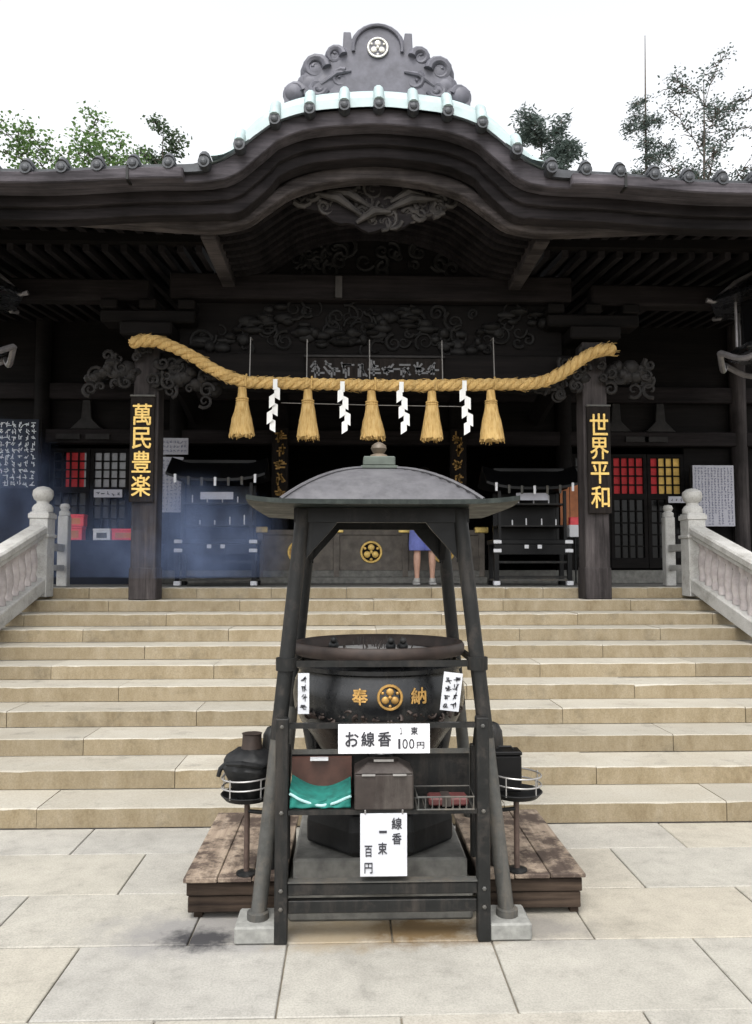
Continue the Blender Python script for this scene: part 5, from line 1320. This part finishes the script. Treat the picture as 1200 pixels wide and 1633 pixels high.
def rl_(cx, cy, zlo, zhi, rad, n, seed, f0=0.55, f1=0.95):
    r_ = random.Random(seed); out_ = []
    for k in range(n):
        a = 2 * math.pi * k / n + r_.uniform(-0.4, 0.4); q = r_.random()
        out_.append((f0 + (f1 - f0) * q, (cx + rad * math.cos(a) * r_.uniform(0.6, 1.1), cy + 0.7 * rad * math.sin(a), zlo + (zhi - zlo) * q + r_.uniform(-0.3, 0.3))))
    return out_
tree('broadleaf_tree', (-9.6, 25, GZ), (-9.3, 25, 15.0), 0.32, rl_(-9.4, 25, 13.0, 14.9, 2.2, 12, 1) + [(0.9, (-11.4, 24.6, 15.5)), (0.93, (-8.4, 24.8, 15.9)), (0.9, (-10.4, 24.6, 15.4)), (0.85, (-7.6, 24.7, 14.9)), (0.9, (-12.4, 24.8, 15.3))], 0.34, 'leafgreen', 'green broadleaf tree behind the roof at the left', 0.135, 24, 4, 0.44)
tree('broadleaf_tree', (-6.6, 26, GZ), (-6.55, 26, 16.7), 0.16, rl_(-6.6, 26, 14.4, 16.4, 0.8, 8, 2, 0.8, 0.98), 0.34, 'leafdark', 'thin dark leaved tree top just left of the gable', 0.12, 12, 5, 0.26)
tree('pine_tree', (6.0, 25, GZ), (6.0, 25, 16.2), 0.22, rl_(6.0, 25, 14.4, 16.1, 1.0, 12, 3, 0.8, 0.97) + [(0.93, (6.6, 24.7, 16.0)), (0.86, (7.1, 24.8, 15.2))], 0.16, 'leafblue', 'dark compact pine top right of the gable', 0.17, 32, 6, 0.27)
tree('cedar_tree', (9.45, 25, GZ), (9.5, 25, 19.3), 0.15, rl_(9.45, 25, 14.0, 17.2, 0.75, 14, 4, 0.72, 0.90), 0.15, 'leafblue', 'slender cedar with a bare spire right of the pine', 0.13, 14, 7, 0.22, (0.70, 0.84, 24, 0.3))
tree('sparse_tree', (11.0, 24.5, GZ), (11.2, 24.5, 17.4), 0.17, rl_(11.0, 24.5, 14.0, 17.0, 1.3, 14, 5, 0.72, 0.97) + [(0.95, (11.7, 24.3, 18.2)), (0.92, (12.7, 24.3, 16.8)), (0.9, (13.3, 24.3, 15.6)), (0.85, (10.0, 24.3, 16.3))], 0.30, 'leafblue', 'sparse airy tree at the far right beside the cedar', 0.105, 10, 8, 0.36)
tree('sparse_tree', (13.4, 25.5, GZ), (13.5, 25.5, 15.4), 0.15, rl_(13.4, 25.5, 13.6, 15.2, 1.0, 9, 6, 0.8, 0.97), 0.30, 'leafblue', 'low tree top at the right picture edge', 0.11, 8, 9, 0.36)

# ================================================================== INCENSE SMOKE
sm_ = MB().box(-5.9, -0.9, 8.6, 11.6, FL + 0.12, 4.2)
m, t_, b_ = nmat('blue incense smoke')
t_.nodes.remove(b_)
pvn = t_.nodes.new('ShaderNodeVolumePrincipled'); pvn.inputs['Color'].default_value = (0.46, 0.60, 0.98, 1)
nn = nz(t_, 1.9, 4, 0.62, mapscale=(1.0, 1.0, 0.7))
tcs = t_.nodes.new('ShaderNodeTexCoord')
def puff(c, r_):
    mp = t_.nodes.new('ShaderNodeMapping'); mp.inputs['Scale'].default_value = tuple(1 / v for v in r_); mp.inputs['Location'].default_value = tuple(-a / b for a, b in zip(c, r_))
    lk(t_, tcs.outputs['Object'], mp.inputs[0]); ln = t_.nodes.new('ShaderNodeVectorMath'); ln.operation = 'LENGTH'; lk(t_, mp.outputs[0], ln.inputs[0])
    return ramp(t_, ln.outputs['Value'], [(0.15, 1.0), (1.0, 0.0)]).outputs[0]
pf = mth(t_, 'ADD', puff((-2.15, 10.0, 1.95), (1.2, 1.5, 0.95)), mth(t_, 'ADD', mth(t_, 'MULTIPLY', puff((-4.75, 10.2, 2.7), (1.0, 1.3, 0.9)), 0.45), mth(t_, 'MULTIPLY', puff((-3.6, 10.2, 1.9), (1.4, 1.4, 0.9)), 0.35)))
dn = ramp(t_, nn.outputs['Fac'], [(0.42, 0.03), (0.62, 1.0)])
lk(t_, mth(t_, 'MULTIPLY', mth(t_, 'MULTIPLY', dn.outputs[0], pf), 1.15), pvn.inputs['Density'])
lk(t_, pvn.outputs[0], t_.nodes['Material Output'].inputs['Volume'])
so = sm_.build('incense_smoke', m); so['kind'] = 'stuff'; so['label'] = 'thin blue incense smoke drifting before the left doors'; so['category'] = 'smoke'
